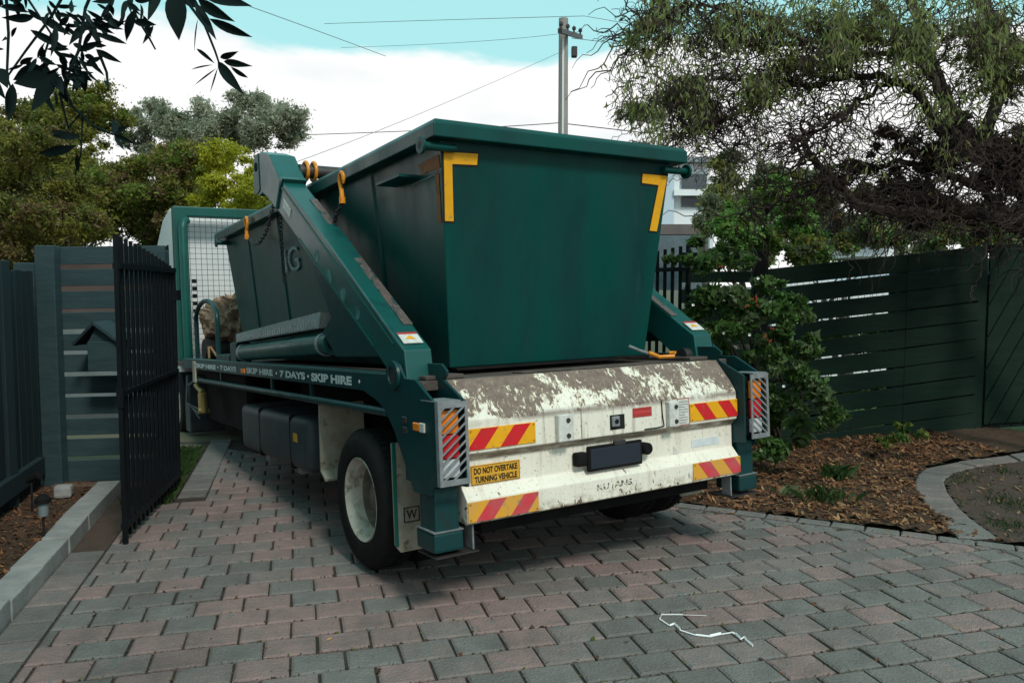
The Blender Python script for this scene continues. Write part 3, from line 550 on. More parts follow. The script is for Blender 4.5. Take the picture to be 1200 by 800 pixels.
rearpoly([(x-.010 if i in (0, 5) else x+.008, z+(.010 if i < 2 else -.010)) for i, (x, z) in enumerate(YL)], 'tape_backing', mt['ink'], .002)
rearpoly(YL, 'yellow_tape', mt['yel'])
rearpoly([(x-.010 if i in (0, 3, 4, 5) else x+.008, z+(.010 if i < 2 else -.010)) for i, (x, z) in enumerate(YR)], 'tape_backing', mt['ink'], .002)
rearpoly(YR, 'yellow_tape', mt['yel'])
def sidepoly(pts, name, mat, s=-1, off=.003):
    b = MB(); f = [Vector((s*(sp_x(z)+off), y, z)) for y, z in pts]; n = len(pts); b.add(f, [tuple(range(n))]); return b.build(name, mat, skip)
sidepoly([(-.55, 2.27), (-.30, 2.26), (-.33, 2.20), (-.55, 2.20)], 'faded_tape', mt['oldtape'])
sidepoly([(-.53, 2.19), (-.49, 2.19), (-.46, 1.92), (-.50, 1.92)], 'faded_tape', mt['oldtape'])
sidepoly([(-.55, 2.175), (-.2, 2.165), (-.2, 2.170), (-.55, 2.18)], 'scratch', mt['steel'])
text('IG', 'lettering', M_('faded_side_lettering', (.16, .27, .28), (.09, .19, .2), scale=20, rough=.5, spots=[((.003, .045, .042), 30, .56, .05)]), (-sp_x(1.95)-.006, 2.26, 1.86), (0, -1, 0), (-.085, 0, 1), .36, .19, skip, bold=.0)
MB().box((-.70, -.46, 1.12), (.70, -.40, 1.134)).build('skip_skid', mt['dark'], skip)

# crossbar, chains and hooks
MB().tube([(-.92, 1.42, 2.535), (.92, 1.42, 2.535)], .048, 18).build('arm_crossbar', mt['dsteel'], T, smooth=True)
TR = TMX
def chain(pts, label, hook=None, hookdir=1, group='lifting chains on the left lifting arm'):
    root = thing('lifting_chain', label, 'chain', group, M=TMX)
    pts = [Vector(p) for p in pts]; step = .030; out = []; acc = 0
    for i in range(len(pts)-1):
        seg = pts[i+1]-pts[i]; n = max(1, int(seg.length/step))
        for k in range(n): out.append((pts[i]+seg*(k/n), seg.normalized()))
    mb = MB()
    for i, (c, d) in enumerate(out):
        sd_ = d.orthogonal().normalized(); sd_ = Matrix.Rotation(R(90*(i % 2)+20), 3, d) @ sd_
        ring = [c+d*(.021*math.cos(t))+sd_*(.013*math.sin(t)) for t in np.linspace(0, 2*math.pi, 9)]
        mb.tube(ring, .0055, 5, caps=False)
    mb.build('chain_links', mt['dsteel'], root, smooth=True, kind='stuff')
    if hook:
        h = Vector(hook); pp = [h+Vector((0, .035*math.sin(t)*hookdir, .045*math.cos(t)+.01)) for t in np.linspace(-2.3, 1.9, 12)]
        MB().tube([h+Vector((0, 0, -.11)), h+Vector((0, .005, -.06))]+pp[::-1], [.016, .014]+[.012]*10+[.009, .006], 8).build('hook', mt['orange'], root, smooth=True)
        MB().tube([h+Vector((0, 0, -.14)), h+Vector((0, 0, -.10))], .020, 10).build('shackle', mt['orange'], root, smooth=True)
chain([(-.94, .52, 2.17), (-.95, .62, 2.10), (-.93, .80, 1.98), (-.92, .95, 1.80)], 'short chain with orange hook caught under the rim behind the left lifting arm', (-.95, .50, 2.30))
chain([(-.93, 2.80, 2.20), (-.94, 2.62, 2.13), (-.95, 2.42, 2.12), (-.95, 2.22, 2.18), (-.95, 2.05, 2.30), (-.95, 1.9, 2.42)], 'sagging chain with small orange hook at the front end of the skip rim', (-.93, 2.88, 2.34), -1)
chain([(-.94, 1.84, 2.42), (-.94, 1.84, 2.1), (-.94, 1.82, 1.80), (-.94, 1.80, 1.72)], 'straight chain hanging down beside the lettering on the skip side')
sh = thing('lifting_shackle', 'orange shackle ring around the dark crossbar at the arm head', 'shackle', M=TMX)
for dx in (0, .06): MB().tube([(-.87+dx, 1.42+.066*math.cos(t), 2.535+.066*math.sin(t)) for t in np.linspace(0, 2*math.pi, 17)], .013, 8, caps=False).build('ring', mt['orange'], sh, smooth=True)
# hook on the right
hk = thing('tie_hook', 'small yellow hook lying on the deck beside the right lifting arm', 'hook', M=TMX)
MB().tube([(.55, -.62, 1.16), (.62, -.64, 1.13), (.70, -.68, 1.13), (.73, -.66, 1.15), (.70, -.64, 1.15)], .012, 8).build('hook_shank', mt['orange'], hk, smooth=True)
MB().tube([(.50, -.50, 1.20), (.53, -.57, 1.17), (.56, -.62, 1.15)], .010, 8).build('tie_rod', mt['steel'], hk, smooth=True)
# crumpled tarpaulin behind the cab
tp = thing('folded_tarpaulin', 'crumpled brown tarpaulin heaped behind the mesh guard of the lorry', 'tarpaulin', M=TMX)
bm = bmesh.new(); bmesh.ops.create_icosphere(bm, subdivisions=6, radius=1)
for v in bm.verts:
    p = v.co.copy(); sq = Vector((abs(p.x)**.6*math.copysign(1, p.x), abs(p.y)**.7*math.copysign(1, p.y), abs(p.z)**.6*math.copysign(1, p.z)))
    q = Vector((sq.x*.45-.38, sq.y*.26+5.08, sq.z*.26+1.56+.05*sq.x))
    f = mnoise.noise(q*4.5)*.06+(1-abs(mnoise.noise(Vector((q.x*11, q.y*5, q.z*6))+Vector((3, 1, 2))))*2.6)*.045+(1-abs(mnoise.noise(Vector((q.x*22+q.z*9, q.y*9, q.z*13))))*2.4)*.030-abs(mnoise.noise(q*34))*.018
    v.co = q+sq.normalized()*f
me = bpy.data.meshes.new('tarpaulin_folds'); bm.to_mesh(me); bm.free(); me.materials.append(mt['hessian']); link('tarpaulin_folds', me, tp)
rb = thing('rubber_bundle', 'black rubber mat roll lying under the brown tarpaulin', 'rubber mat', M=TMX)
MB().tube([(-.90, 5.0, 1.22), (.2, 5.0, 1.22)], .115, 16).build('rolled_mat', mt['black'], rb, smooth=True)
MB().tube([(-.93, 4.6, 1.13), (-.9, 4.75, 1.25)], .012, 6).tube([(-.86, 4.5, 1.13), (-.88, 4.75, 1.25)], .012, 6).build('mat_prop', mt['chipC'], rb)

# ================================================================ GROUND, DRIVEWAY
UVM = Matrix(((D1.x, D2.x, 0, 0), (D1.y, D2.y, 0, 0), (0, 0, 1, 0), (0, 0, 0, 1)))
def sheet(name, pts, z, mat, **k):
    b = MB(); b.add([Vector((p[0], p[1], z if len(p) < 3 or p[2] == 0 else p[2])) for p in pts], [tuple(range(len(pts)))]); return b.build(name, mat, None, kind='structure', **k)
g = MB(); gx = [-400, -60, -12, -8, -4, 0, 4, 8, 12, 60, 400]; gy = [-60, -8, 8.8, 9.6, 11, 14, 30, 120, 600]; gz = [-.03, -.03, -.03, -.10, -.30, -.33, -.3, .2, 2.0]
vs = [Vector((x, y, z)) for y, z in zip(gy, gz) for x in gx]; nx = len(gx)
g.add(vs, [(j*nx+i, j*nx+i+1, (j+1)*nx+i+1, (j+1)*nx+i) for j in range(len(gy)-1) for i in range(nx-1)])
g.build('ground', mt['terrain'], None, kind='structure')
sheet('road', [(-60, 13.2), (60, 13.2), (60, 20), (-60, 20)], -.28, mt['asphalt'])
sheet('crossover', [(-6.5, 8.3, -.024), (1.0, 8.3, -.024), (1.5, 13.3, -.27), (-7.5, 13.3, -.27)], 0, mt['asphalt'])
sheet('grass_verge', [(1.05, 8.6, -.02), (30, 8.6, -.02), (30, 13, -.26), (1.6, 13, -.26)], 0, mt['lawn'])
drv = sheet('driveway', [uv(-1.36, -1), uv(5.0, -1), uv(6.6, 1.4), uv(4.34, 3.86), uv(3.03, 5.09), uv(2.1, 6.2), uv(2.1, 8.9), uv(-.95, 8.9), uv(-.9, 6.5), uv(-1.36, 6.5)], -.013, mt['joint'])
# pavers
pav = [M_('pink_paver', (.262, .174, .162), (.195, .140, .130), scale=9, rough=.88, bump=1.0, bscale=70, spots=[((.062, .057, .052), 1.1, .48, .34), ((.10, .092, .085), 5, .60, .2), ((.15, .15, .148), 14, .58, .10), ((.36, .33, .31), 230, .60, .05)]),
       M_('dull_pink_paver', (.212, .168, .155), (.158, .136, .126), scale=9, rough=.88, bump=1.0, bscale=70, spots=[((.062, .057, .052), 1.1, .48, .34), ((.10, .092, .085), 5, .60, .2), ((.12, .135, .135), 12, .54, .12), ((.34, .32, .31), 230, .60, .05)]),
       M_('grey_paver', (.176, .165, .153), (.140, .130, .121), scale=9, rough=.88, bump=1.0, bscale=70, spots=[((.062, .057, .052), 1.1, .48, .34), ((.10, .092, .085), 5, .60, .2), ((.19, .155, .15), 11, .60, .12), ((.30, .31, .31), 230, .60, .05)]),
       M_('dark_grey_paver', (.145, .137, .127), (.120, .106, .099), scale=9, rough=.88, bump=1.0, bscale=70, spots=[((.062, .057, .052), 1.1, .48, .34), ((.10, .092, .085), 5, .60, .2), ((.15, .125, .12), 11, .62, .12), ((.27, .28, .28), 230, .60, .05)])]
JW, CH, TH = .006, .011, .05
def inset(poly, d):
    n = len(poly); c = (sum(p[0] for p in poly)/n, sum(p[1] for p in poly)/n); out = []
    for i in range(n):
        p, a, q = poly[i], poly[i-1], poly[(i+1) % n]
        e1 = Vector((p[0]-a[0], p[1]-a[1])); e2 = Vector((q[0]-p[0], q[1]-p[1]))
        if e1.length < 1e-6 or e2.length < 1e-6: return None
        e1.normalize(); e2.normalize(); n1 = Vector((-e1.y, e1.x)); n2 = Vector((-e2.y, e2.x)); bb = n1+n2
        if bb.length < 1e-3: return None
        bb = bb/(bb.dot(n1)); out.append((p[0]+bb.x*d, p[1]+bb.y*d))
    return out
def area(p): return .5*sum(p[i][0]*p[(i+1) % len(p)][1]-p[(i+1) % len(p)][0]*p[i][1] for i in range(len(p)))
def paver(mb, poly, z, m=0, tilt=(0, 0)):
    n = len(poly); c = (sum(p[0] for p in poly)/n, sum(p[1] for p in poly)/n)
    base = inset(poly, JW); top = inset(poly, JW+CH)
    if not base or not top or area(top) < .0006: return False
    zz = lambda p: z+(p[0]-c[0])*tilt[0]+(p[1]-c[1])*tilt[1]
    vs = [Vector((p[0], p[1], z-TH)) for p in base]+[Vector((p[0], p[1], zz(p)-.0065)) for p in base]+[Vector((p[0], p[1], zz(p))) for p in top]
    mb.add(vs, [(i+k*n, (i+1) % n+k*n, (i+1) % n+(k+1)*n, i+(k+1)*n) for k in (0, 1) for i in range(n)]+[tuple(range(2*n, 3*n))], m); return True
PW, PH = .233, .188
shared = []
for m in pav:
    for v in range(5):
        mb = MB(); j = lambda: random.uniform(-.0035, .0035)
        mb_poly = [(-PW/2+j(), -PH/2+j()), (PW/2+j(), -PH/2+j()), (PW/2+j(), PH/2+j()), (-PW/2+j(), PH/2+j())]; paver(mb, mb_poly, 0)
        me = bpy.data.meshes.new('paver'); me.from_pydata(mb.v, [], mb.f); me.materials.append(m); shared.append((pav.index(m), me))
rl_n = Vector((-(3.89-5.09), (4.33-3.03))).normalized()      # right edge line through (3.03,5.09)-(4.33,3.89)
def cons(v):
    c = []
    c.append(((-rl_n.x, -rl_n.y), -(3.03*rl_n.x+5.09*rl_n.y)+.115))
    if v < 6.45: c.append(((1, 0), -1.155))
    else: c.append(((1, 0), -.70))
    c.append(((-1, 0), -2.0 if v > 6.2 else -9))
    return c
cands = []
for r in range(-16, 27):
    v0 = 3.914+r*PH; sh_ = 1.228+(.1165 if r % 2 else 0)
    for c in range(-14, 24):
        u0 = sh_+c*PW; poly = [(u0, v0), (u0+PW, v0), (u0+PW, v0+PH), (u0, v0+PH)]; full = True
        for n_, d_ in cons(v0+PH/2):
            q = clip(poly, n_, d_)
            if len(q) != 4 or abs(area(q)-PW*PH) > 1e-6: full = False
            poly = q
            if len(poly) < 3: break
        if len(poly) < 3 or area(poly) < .002: continue
        cc = uv(u0+PW/2, v0+PH/2); dd = cc-Vector((0, 0, CAMH)); dep = dd.dot(Vector(cFw)); 
        if dep < .4: 
            cands.append((0, poly, full, 0, 0)); continue
        px = 600+FPX*dd.x/dep; py = 400+FPX*dd.dot(Vector(cDn))/dep
        cands.append((1 if (-40 < px < 1240 and 500 < py < 850) else 0, poly, full, dep, px))
vis = sorted([c for c in cands if c[0]], key=lambda c: c[3]); rest = [c for c in cands if not c[0]]
def pick(poly):
    c = (sum(p[0] for p in poly)/len(poly), sum(p[1] for p in poly)/len(poly))
    k = mnoise.noise(Vector((c[0]*.9, c[1]*.9, 3)))*.55+random.random(); return 0 if k < .33 else 1 if k < .60 else 2 if k < .84 else 3
BR_LIM = 292
near, far = vis[:BR_LIM], vis[BR_LIM:]+rest
def put_paver(poly, full):
    k = pick(poly); z = random.gauss(0, .0013); c = (sum(p[0] for p in poly)/len(poly), sum(p[1] for p in poly)/len(poly))
    if full:
        me = random.choice([q for i, q in shared if i == k]); o = link('paver', me, drv)
        o.matrix_world = UVM @ Matrix.Translation((c[0], c[1], z)) @ Matrix.Rotation(random.choice((0, math.pi))+random.gauss(0, .004), 4, 'Z') @ Matrix.Rotation(random.gauss(0, .006), 4, 'X') @ Matrix.Rotation(random.gauss(0, .006), 4, 'Y')
    else:
        mb = MB()
        if paver(mb, poly, z):
            me = bpy.data.meshes.new('paver'); me.from_pydata([UVM @ Vector(p) for p in mb.v], [], mb.f); me.materials.append(pav[k]); link('paver', me, drv)
for _, poly, full, dep, px in near: put_paver(poly, full)
mb = MB()
for _, poly, full, dep, px in far: paver(mb, poly, random.gauss(0, .0015), pick(poly), (random.gauss(0, .008), random.gauss(0, .008)))
mb.v = [tuple(UVM @ Vector(p)) for p in mb.v]; mb.build('far_pavers', pav, drv, kind='stuff')
# edging strips
def edging(name, p, q, width, n, mats, z=.003, skew=0):
    p, q = Vector(p), Vector(q); d = (q-p)/n; sd_ = Vector((-d.y, d.x)).normalized()*width
    mb = MB()
    for i in range(n):
        a = p+d*i; poly = [tuple(a), tuple(a+d), tuple(a+d+sd_), tuple(a+sd_)]
        if area(poly) < 0: poly = poly[::-1]
        k = random.choice(mats); m1 = MB(); paver(m1, poly, z+random.gauss(0, .0012)); 
        if m1.f:
            me = bpy.data.meshes.new('edging_paver'); me.from_pydata([UVM @ Vector(t) for t in m1.v], [], m1.f); me.materials.append(pav[k]); link('edging_paver', me, drv)
edging('e', (-1.36, 5.3), (-1.36, 1.6), .205, 17, (1, 3, 3))
edging('e', (-.70, 6.50), (-.68, 8.9), .215, 12, (2, 3, 2))
edging('e', (2.022, 5.865), (4.372, 3.695), .115, 15, (2, 1, 2), z=.006)
edging('e', (4.385, 3.690), (6.4, 2.25), .115, 11, (2, 1, 2), z=.006)
# bare dirt beside the kerb
sheet('dirt_strip', [uv(-1.36, 5.3), uv(-1.155, 5.3), uv(-1.155, 6.45), uv(-.92, 6.45), uv(-.92, 8.5), uv(-1.36, 8.5)], -.006, mt['dirt'])
# kerb blocks
kerb = thing('concrete_kerb', 'row of pale concrete kerb blocks edging the left garden bed', 'kerb')
for i in range(10):
    v0 = 6.80-i*.50; j = [random.uniform(-.008, .008) for _ in range(4)]; jz = random.uniform(-.009, .009)
    b = MB(); q = [uv(-1.52+j[0], v0-.491, -.05), uv(-1.362+j[1], v0-.491, -.05), uv(-1.362+j[2], v0, -.05), uv(-1.52+j[3], v0, -.05)]; b.hexa(q, [p+Vector((0, 0, .145+jz)) for p in q]); b.build('kerb_block', mt['kerb'], kerb, bevel=.008, seg=2)

# beds
def terrain(name, poly_uv, mat, zf, step=.06):
    us = [p[0] for p in poly_uv]; vs_ = [p[1] for p in poly_uv]; 
    def inside(x, y):
        r = False; n = len(poly_uv)
        for i in range(n):
            x1, y1 = poly_uv[i]; x2, y2 = poly_uv[(i+1) % n]
            if (y1 > y) != (y2 > y) and x < (x2-x1)*(y-y1)/(y2-y1)+x1: r = not r
        return r
    nu = int((max(us)-min(us))/step)+2; nv = int((max(vs_)-min(vs_))/step)+2; ids = {}; V = []; Fc = []
    def vid(i, j):
        if (i, j) not in ids:
            u, v = min(us)+i*step, min(vs_)+j*step; ids[(i, j)] = len(V); V.append(tuple(uv(u, v, zf(u, v))))
        return ids[(i, j)]
    for i in range(nu):
        for j in range(nv):
            if inside(min(us)+(i+.5)*step, min(vs_)+(j+.5)*step): Fc.append((vid(i, j), vid(i+1, j), vid(i+1, j+1), vid(i, j+1)))
    me = bpy.data.meshes.new(name); me.from_pydata(V, [], Fc); me.materials.append(mat); me.polygons.foreach_set('use_smooth', [True]*len(Fc)); link(name, me, None, kind='structure'); return inside
PATH_IN = [(1122, 632), (1095, 605), (1072, 575), (1072, 560), (1085, 550), (1130, 541), (1215, 530)]
pathL = [(G(x, y)) for x, y in PATH_IN]; pathR = [G(x, y) for x, y in [(1172, 634), (1130, 603), (1110, 577), (1106, 564), (1122, 554), (1150, 547), (1225, 538)]]
touv = lambda p: (p.dot(D1), p.dot(D2))
bedR = [(2.10, 5.95), (4.33, 3.91)]+[touv(p) for p in pathL[1:]]+[(7.4, 5.9), (7.4, 7.4), (1.9, 7.4), (2.12, 6.5)]
zR = lambda u, v: .012+.035*mnoise.noise(Vector((u*2.2, v*2.2, 0)))+.018*mnoise.noise(Vector((u*9, v*9, 5)))+.06*max(0, min(1, (u-3.2)/2.2))*max(0, min(1, (v-5.3)/1.5))
insR = terrain('garden_bed', bedR, mt['soil'], zR)
lawnR = [touv(p) for p in pathR]+[(8.0, 5.2), (9.0, 2.6), (6.5, 2.4), (4.6, 3.72)]
insL = terrain('bare_lawn', lawnR, mt['dirt'], lambda u, v: .006+.012*mnoise.noise(Vector((u*3, v*3, 0))))
zL = lambda u, v: .045+.02*mnoise.noise(Vector((u*5, v*5, 9)))
terrain('garden_bed', [(-1.50, 1.0), (-1.50, 7.0), (-2.3, 7.2), (-2.5, 1.0)], mt['soil'], zL)
sheet('lawn', [uv(-1.3, 8.5, -.03), uv(-1.3, 6.3, -.018), uv(-.93, 6.3, -.018), uv(-.93, 8.5, -.02)], -.018, mt['lawn'])
# path pavers
path = MB(); 
def lerp(pl, t):
    t *= len(pl)-1; i = min(int(t), len(pl)-2); return pl[i].lerp(pl[i+1], t-i)
pth = thing('garden_path', 'curved grey paver path between the bark bed and the bare lawn', 'path'); del pth['label']; del pth['category']; pth['kind'] = 'structure'
npv = 15
for i in range(npv):
    q = [lerp(pathL, i/npv), lerp(pathR, i/npv), lerp(pathR, (i+1)/npv), lerp(pathL, (i+1)/npv)]; poly = [(p.x, p.y) for p in q]
    if area(poly) < 0: poly = poly[::-1]
    m1 = MB(); paver(m1, poly, .018+random.gauss(0, .003))
    if m1.f: me = bpy.data.meshes.new('path_paver'); me.from_pydata(m1.v, [], m1.f); me.materials.append(pav[random.choice((1, 2, 2, 1))]); link('path_paver', me, pth)
sheet('path_bed', [(p.x, p.y) for p in pathL]+[(p.x, p.y) for p in pathR[::-1]], .004, mt['joint'])
# bark chips: random flakes scattered over the beds
def flakes(name, n, gen, size, mats, flat=.35, aspect=.35, **k):
    P = np.zeros((n, 4, 3)); idx = rng.integers(0, len(mats), n)
    for i in range(n):
        c = gen(); L_ = size*random.lognormvariate(-.15, .5); W_ = L_*aspect*random.uniform(.6, 1.5); a = random.uniform(0, 6.283)
        x = Vector((math.cos(a), math.sin(a), random.gauss(0, flat))).normalized(); y = Vector((-math.sin(a), math.cos(a), random.gauss(0, flat))).normalized()
        for j, (p, q) in enumerate(((-1, -.3), (-.1, -1), (1, .2), (.1, 1))): P[i, j] = c+x*(p*L_/2)+y*(q*W_/2)+Vector((0, 0, abs(random.gauss(0, .004))))
    return quads(name, P, mats, idx, **k)
def genR():
    while True:
        u, v = random.uniform(2.1, 6.5), random.uniform(3.9, 7.3)
        if insR(u, v): return uv(u, v, zR(u, v)+.008)
flakes('bark_chips', 15000, genR, .040, [mt['chipA'], mt['chipB'], mt['chipB'], mt['chipC']], kind='stuff')
def genLb():
    u, v = random.uniform(-2.1, -1.53), random.uniform(2.6, 6.95); return uv(u, v, zL(u, v)+.006)
flakes('leaf_litter', 3500, genLb, .028, [mt['chipB'], mt['soil'], mt['chipB'], mt['chipA']], kind='stuff')
def genLw():
    while True:
        u, v = random.uniform(4.3, 7.0), random.uniform(2.6, 6.5)
        if insL(u, v): return uv(u, v, .016)
flakes('lawn_litter', 1800, genLw, .026, [mt['chipB'], mt['dirt'], mt['chipC']], kind='stuff')
def genJ():
    r = random.randint(-12, 12); 
    if random.random() < .6: u = random.uniform(-1.1, 4.6); v = 3.914+r*PH+random.gauss(0, .0035)
    else: u = 1.228+(.1165 if r % 2 else 0)+random.randint(-10, 14)*PW+random.gauss(0, .0035); v = 3.914+(r+random.random())*PH
    return uv(u, v, -.004) if u+v < 8.0 and u > -1.1 else uv(1.0, 3.914, -.004)
flakes('joint_debris', 5200, genJ, .011, [mt['soil'], mt['dirt'], mt['chipB'], mt['lA2']], flat=.4, aspect=.6, kind='stuff')
def genD(): 
    if random.random() < .5: u = random.uniform(-1.1, 4.4); v = random.uniform(1.8, 6)
    else:
        t = random.random(); u = 2.2+2.1*t+random.gauss(-.15, .15); v = 5.85-1.95*t+random.gauss(-.15, .15)
    return uv(u, v, .006)
flakes('scattered_twigs', 620, genD, .022, [mt['chipB'], mt['soil'], mt['chipB'], mt['chipC']], flat=.05, aspect=.22, kind='stuff')
def blades(name, n, gen, h, mat, wd=.006, parent=None, lean=.45, **k):
    P = np.zeros((n, 4, 3))
    for i in range(n):
        c = gen(); a = random.uniform(0, 6.283); hh = h*random.uniform(.5, 1.3); d = Vector((math.cos(a), math.sin(a), 0)); s_ = Vector((-d.y, d.x, 0))*wd
        tip = c+Vector((0, 0, hh))+d*hh*random.uniform(0, lean*2); mid = c+Vector((0, 0, hh*.6))+d*hh*lean*.3
        P[i] = [c-s_, c+s_, mid+s_*.8, tip] if False else [c-s_*.6, c+s_*.6, mid+s_*.6, tip]
    return quads(name, P, mat, parent=parent, **k)
tuftc = [(random.uniform(4.6, 6.3), random.uniform(3.4, 5.6)) for _ in range(26)]+[(4.55, 4.25), (4.65, 4.15), (4.75, 4.05), (5.0, 4.0), (5.2, 4.3)]
def genT():
    while True:
        c = random.choice(tuftc); u, v = c[0]+random.gauss(0, .09), c[1]+random.gauss(0, .09)
        if insL(u, v): return uv(u, v, .005)
blades('lawn_grass', 2600, genT, .030, mt['grass'], .003, kind='stuff')
blades('verge_grass', 3500, lambda: uv(random.uniform(-1.28, -.93), random.uniform(6.3, 8.4), -.02), .07, mt['grass'], .005, kind='stuff')
def weed(name, px, py, n, h, label, cat='plant', mat='grass', wd=.008, spread=.07, zz=.03, group=None):
    c0 = G(px, py, zz); r_ = thing(name, label, cat, group, M=Matrix.Translation(c0))
    blades('leaves', n, lambda: Vector((random.gauss(0, spread), random.gauss(0, spread), 0)), h, mt[mat], wd, parent=r_, lean=.6)
weed('grass_tuft', 968, 585, 90, .09, 'low green grass tuft in the bark bed near the paving')
weed('seedling', 930, 578, 40, .06, 'tiny seedling at the left of the grass tuft in the bark bed', mat='lE2', wd=.012)
weed('grass_tuft', 980, 560, 70, .11, 'taller thin grass tuft in the middle of the bark bed', spread=.05)
# curl of ribbon
rp = [(828, 721), (800, 720), (775, 720), (773, 725), (785, 733), (790, 731), (797, 738), (815, 744), (832, 746), (845, 743), (857, 741), (862, 743), (868, 749), (872, 746), (876, 752), (882, 757)]
rb_ = MB(); pts = [G(x, y, .004) for x, y in rp]
for i in range(len(pts)-1):
    d = (pts[i+1]-pts[i]).normalized(); s_ = Vector((-d.y, d.x, 0))*.0024; tw = Vector((0, 0, .003+.004*(i % 3))); rb_.hexa([pts[i]-s_, pts[i]+s_, pts[i+1]+s_, pts[i+1]-s_], [pts[i]-s_+tw*.4, pts[i]+s_+tw, pts[i+1]+s_+tw, pts[i+1]-s_+tw*.4])
rb_.build('ribbon', mt['ribbon'], None, label='curled strip of white plastic ribbon lying on the pavers', cat='ribbon')

# ================================================================ FENCES, GATES
def plank(name, a0, a1, b1, b0, thick, nrm_, mat, parent, bev=.003):
    n_ = Vector(nrm_)*thick; MB().hexa([a0, a1, b1, b0], [a0+n_, a1+n_, b1+n_, b0+n_]).build(name, mat, parent, bevel=bev)
# left horizontal panel
fl = thing('horizontal_board_fence', 'pale teal fence of wide horizontal boards behind the open left gate', 'fence')
A0, A1 = Vector((-3.68, 6.34, 0)), Vector((-2.76, 6.41, 0)); dL = (A1-A0).normalized(); nL = Vector((dL.y, -dL.x, 0))
def fp(px, z0=None): return px
tops_l = [290, 316, 341.5, 366, 391, 415, 440.5, 465, 490.5, 514.5, 540]; h_px = [21, 20, 21, 20, 20, 21, 21, 21, 20, 21, 26]
def zat(py, y): return CAMH-(py-337)*y/FPX*1.0
for t, h in zip(tops_l, h_px):
    z1, z0 = zat(t, 6.4), zat(t+h, 6.4); e = random.uniform(-.004, .004)
    plank('fence_board', A0+Vector((.1, 0, z0+.004)), A1+Vector((0, 0, z0+.018+e)), A1+Vector((0, 0, z1+.014+e)), A0+Vector((.1, 0, z1)), -.02, nL, mt['fenceL'], fl)
pp = MB(); c = Vector((-3.62, 6.28, 0)); pp.box((-.075, -.05, -.05), (.075, .05, 1.925), Matrix.Translation(c)); pp.build('fence_post', mt['fenceL'], fl, bevel=.006)
pp = MB(); pp.box((-.055, -.05, -.05), (.055, .05, 1.90), Matrix.Translation(Vector((-2.84, 6.50, 0)))); pp.build('fence_post', mt['fenceL'], fl, bevel=.006)
MB().box((-.09, -.08, 0), (.07, .08, 1.80), Matrix.Translation(Vector((-3.92, 6.55, 0)))).build('fence_post', mt['fenceL'], fl, bevel=.006)
slp = MB().hexa([Vector((-3.6, 6.28, .0)), Vector((-2.9, 6.34, .0)), Vector((-2.9, 6.22, .0)), Vector((-3.6, 6.16, .0))], [Vector((-3.6, 6.28, .06)), Vector((-2.9, 6.34, .06)), Vector((-2.9, 6.22, .06)), Vector((-3.6, 6.16, .06))]).build('timber_sleeper', mt['brickwood'], None, bevel=.006, label='short brown timber sleeper at the foot of the horizontal board fence', cat='sleeper')
MB().box((-.06, -.05, 0), (.06, .05, .09), Matrix.Translation(G(75, 582, .05)) @ Matrix.Rotation(.3, 4, 'Z')).build('white_stone', mt['kerb'], None, bevel=.02, seg=2, label='small white stone block lying at the far end of the left bed', cat='stone')
# left vertical fence coming towards the camera
fv = thing('paling_fence', 'dark teal fence of upright palings along the left garden bed', 'fence')
vv = 7.02
while vv > 1.8:
    h = 1.72+.015*random.random(); u0 = -1.985+random.uniform(-.006, .006); wd_ = .135
    q = [uv(u0, vv, 0), uv(u0, vv-wd_, 0), uv(u0-.022, vv-wd_, 0), uv(u0-.022, vv, 0)]; MB().hexa(q, [p+Vector((0, 0, h)) for p in q]).build('paling', mt['fenceV'], fv, bevel=.003); vv -= wd_+.014
for z in (.14,): 
    q = [uv(-1.98, 6.95, z), uv(-1.98, 1.8, z), uv(-1.93, 1.8, z), uv(-1.93, 6.95, z)]; MB().hexa(q, [p+Vector((0, 0, .14)) for p in q]).build('bottom_rail', mt['fenceV'], fv, bevel=.004)
MB().box((-.06, -.05, 0), (.05, .05, 1.79), Matrix.Translation(uv(-2.0, 6.33))).build('fence_post', mt['fenceV'], fv, bevel=.005)
# letterbox with a gable roof
lb = thing('gabled_letterbox', 'small teal letterbox with a pointed gable roof fixed to the board fence', 'letterbox')
c = Vector((-3.13, 6.10, 0)); Tb = Matrix.Translation(c)
MB().box((-.10, -.02, .965), (.12, .20, 1.19), Tb).build('box_body', mt['fenceL'], lb, bevel=.004)
MB().prism([(-.10, 1.19), (.12, 1.19), (-.03, 1.315)], 1, .0, .19, Tb).build('gable', mt['fenceL'], lb)
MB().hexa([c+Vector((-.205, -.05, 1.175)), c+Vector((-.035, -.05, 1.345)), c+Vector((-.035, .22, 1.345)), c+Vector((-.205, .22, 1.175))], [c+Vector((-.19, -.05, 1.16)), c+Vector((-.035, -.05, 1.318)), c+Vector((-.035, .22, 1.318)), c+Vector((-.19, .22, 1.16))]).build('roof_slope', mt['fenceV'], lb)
MB().hexa([c+Vector((.155, -.05, 1.205)), c+Vector((-.033, -.05, 1.345)), c+Vector((-.033, .22, 1.345)), c+Vector((.155, .22, 1.205))], [c+Vector((.14, -.05, 1.188)), c+Vector((-.033, -.05, 1.318)), c+Vector((-.033, .22, 1.318)), c+Vector((.14, .22, 1.188))]).build('roof_slope', mt['fenceL'], lb)
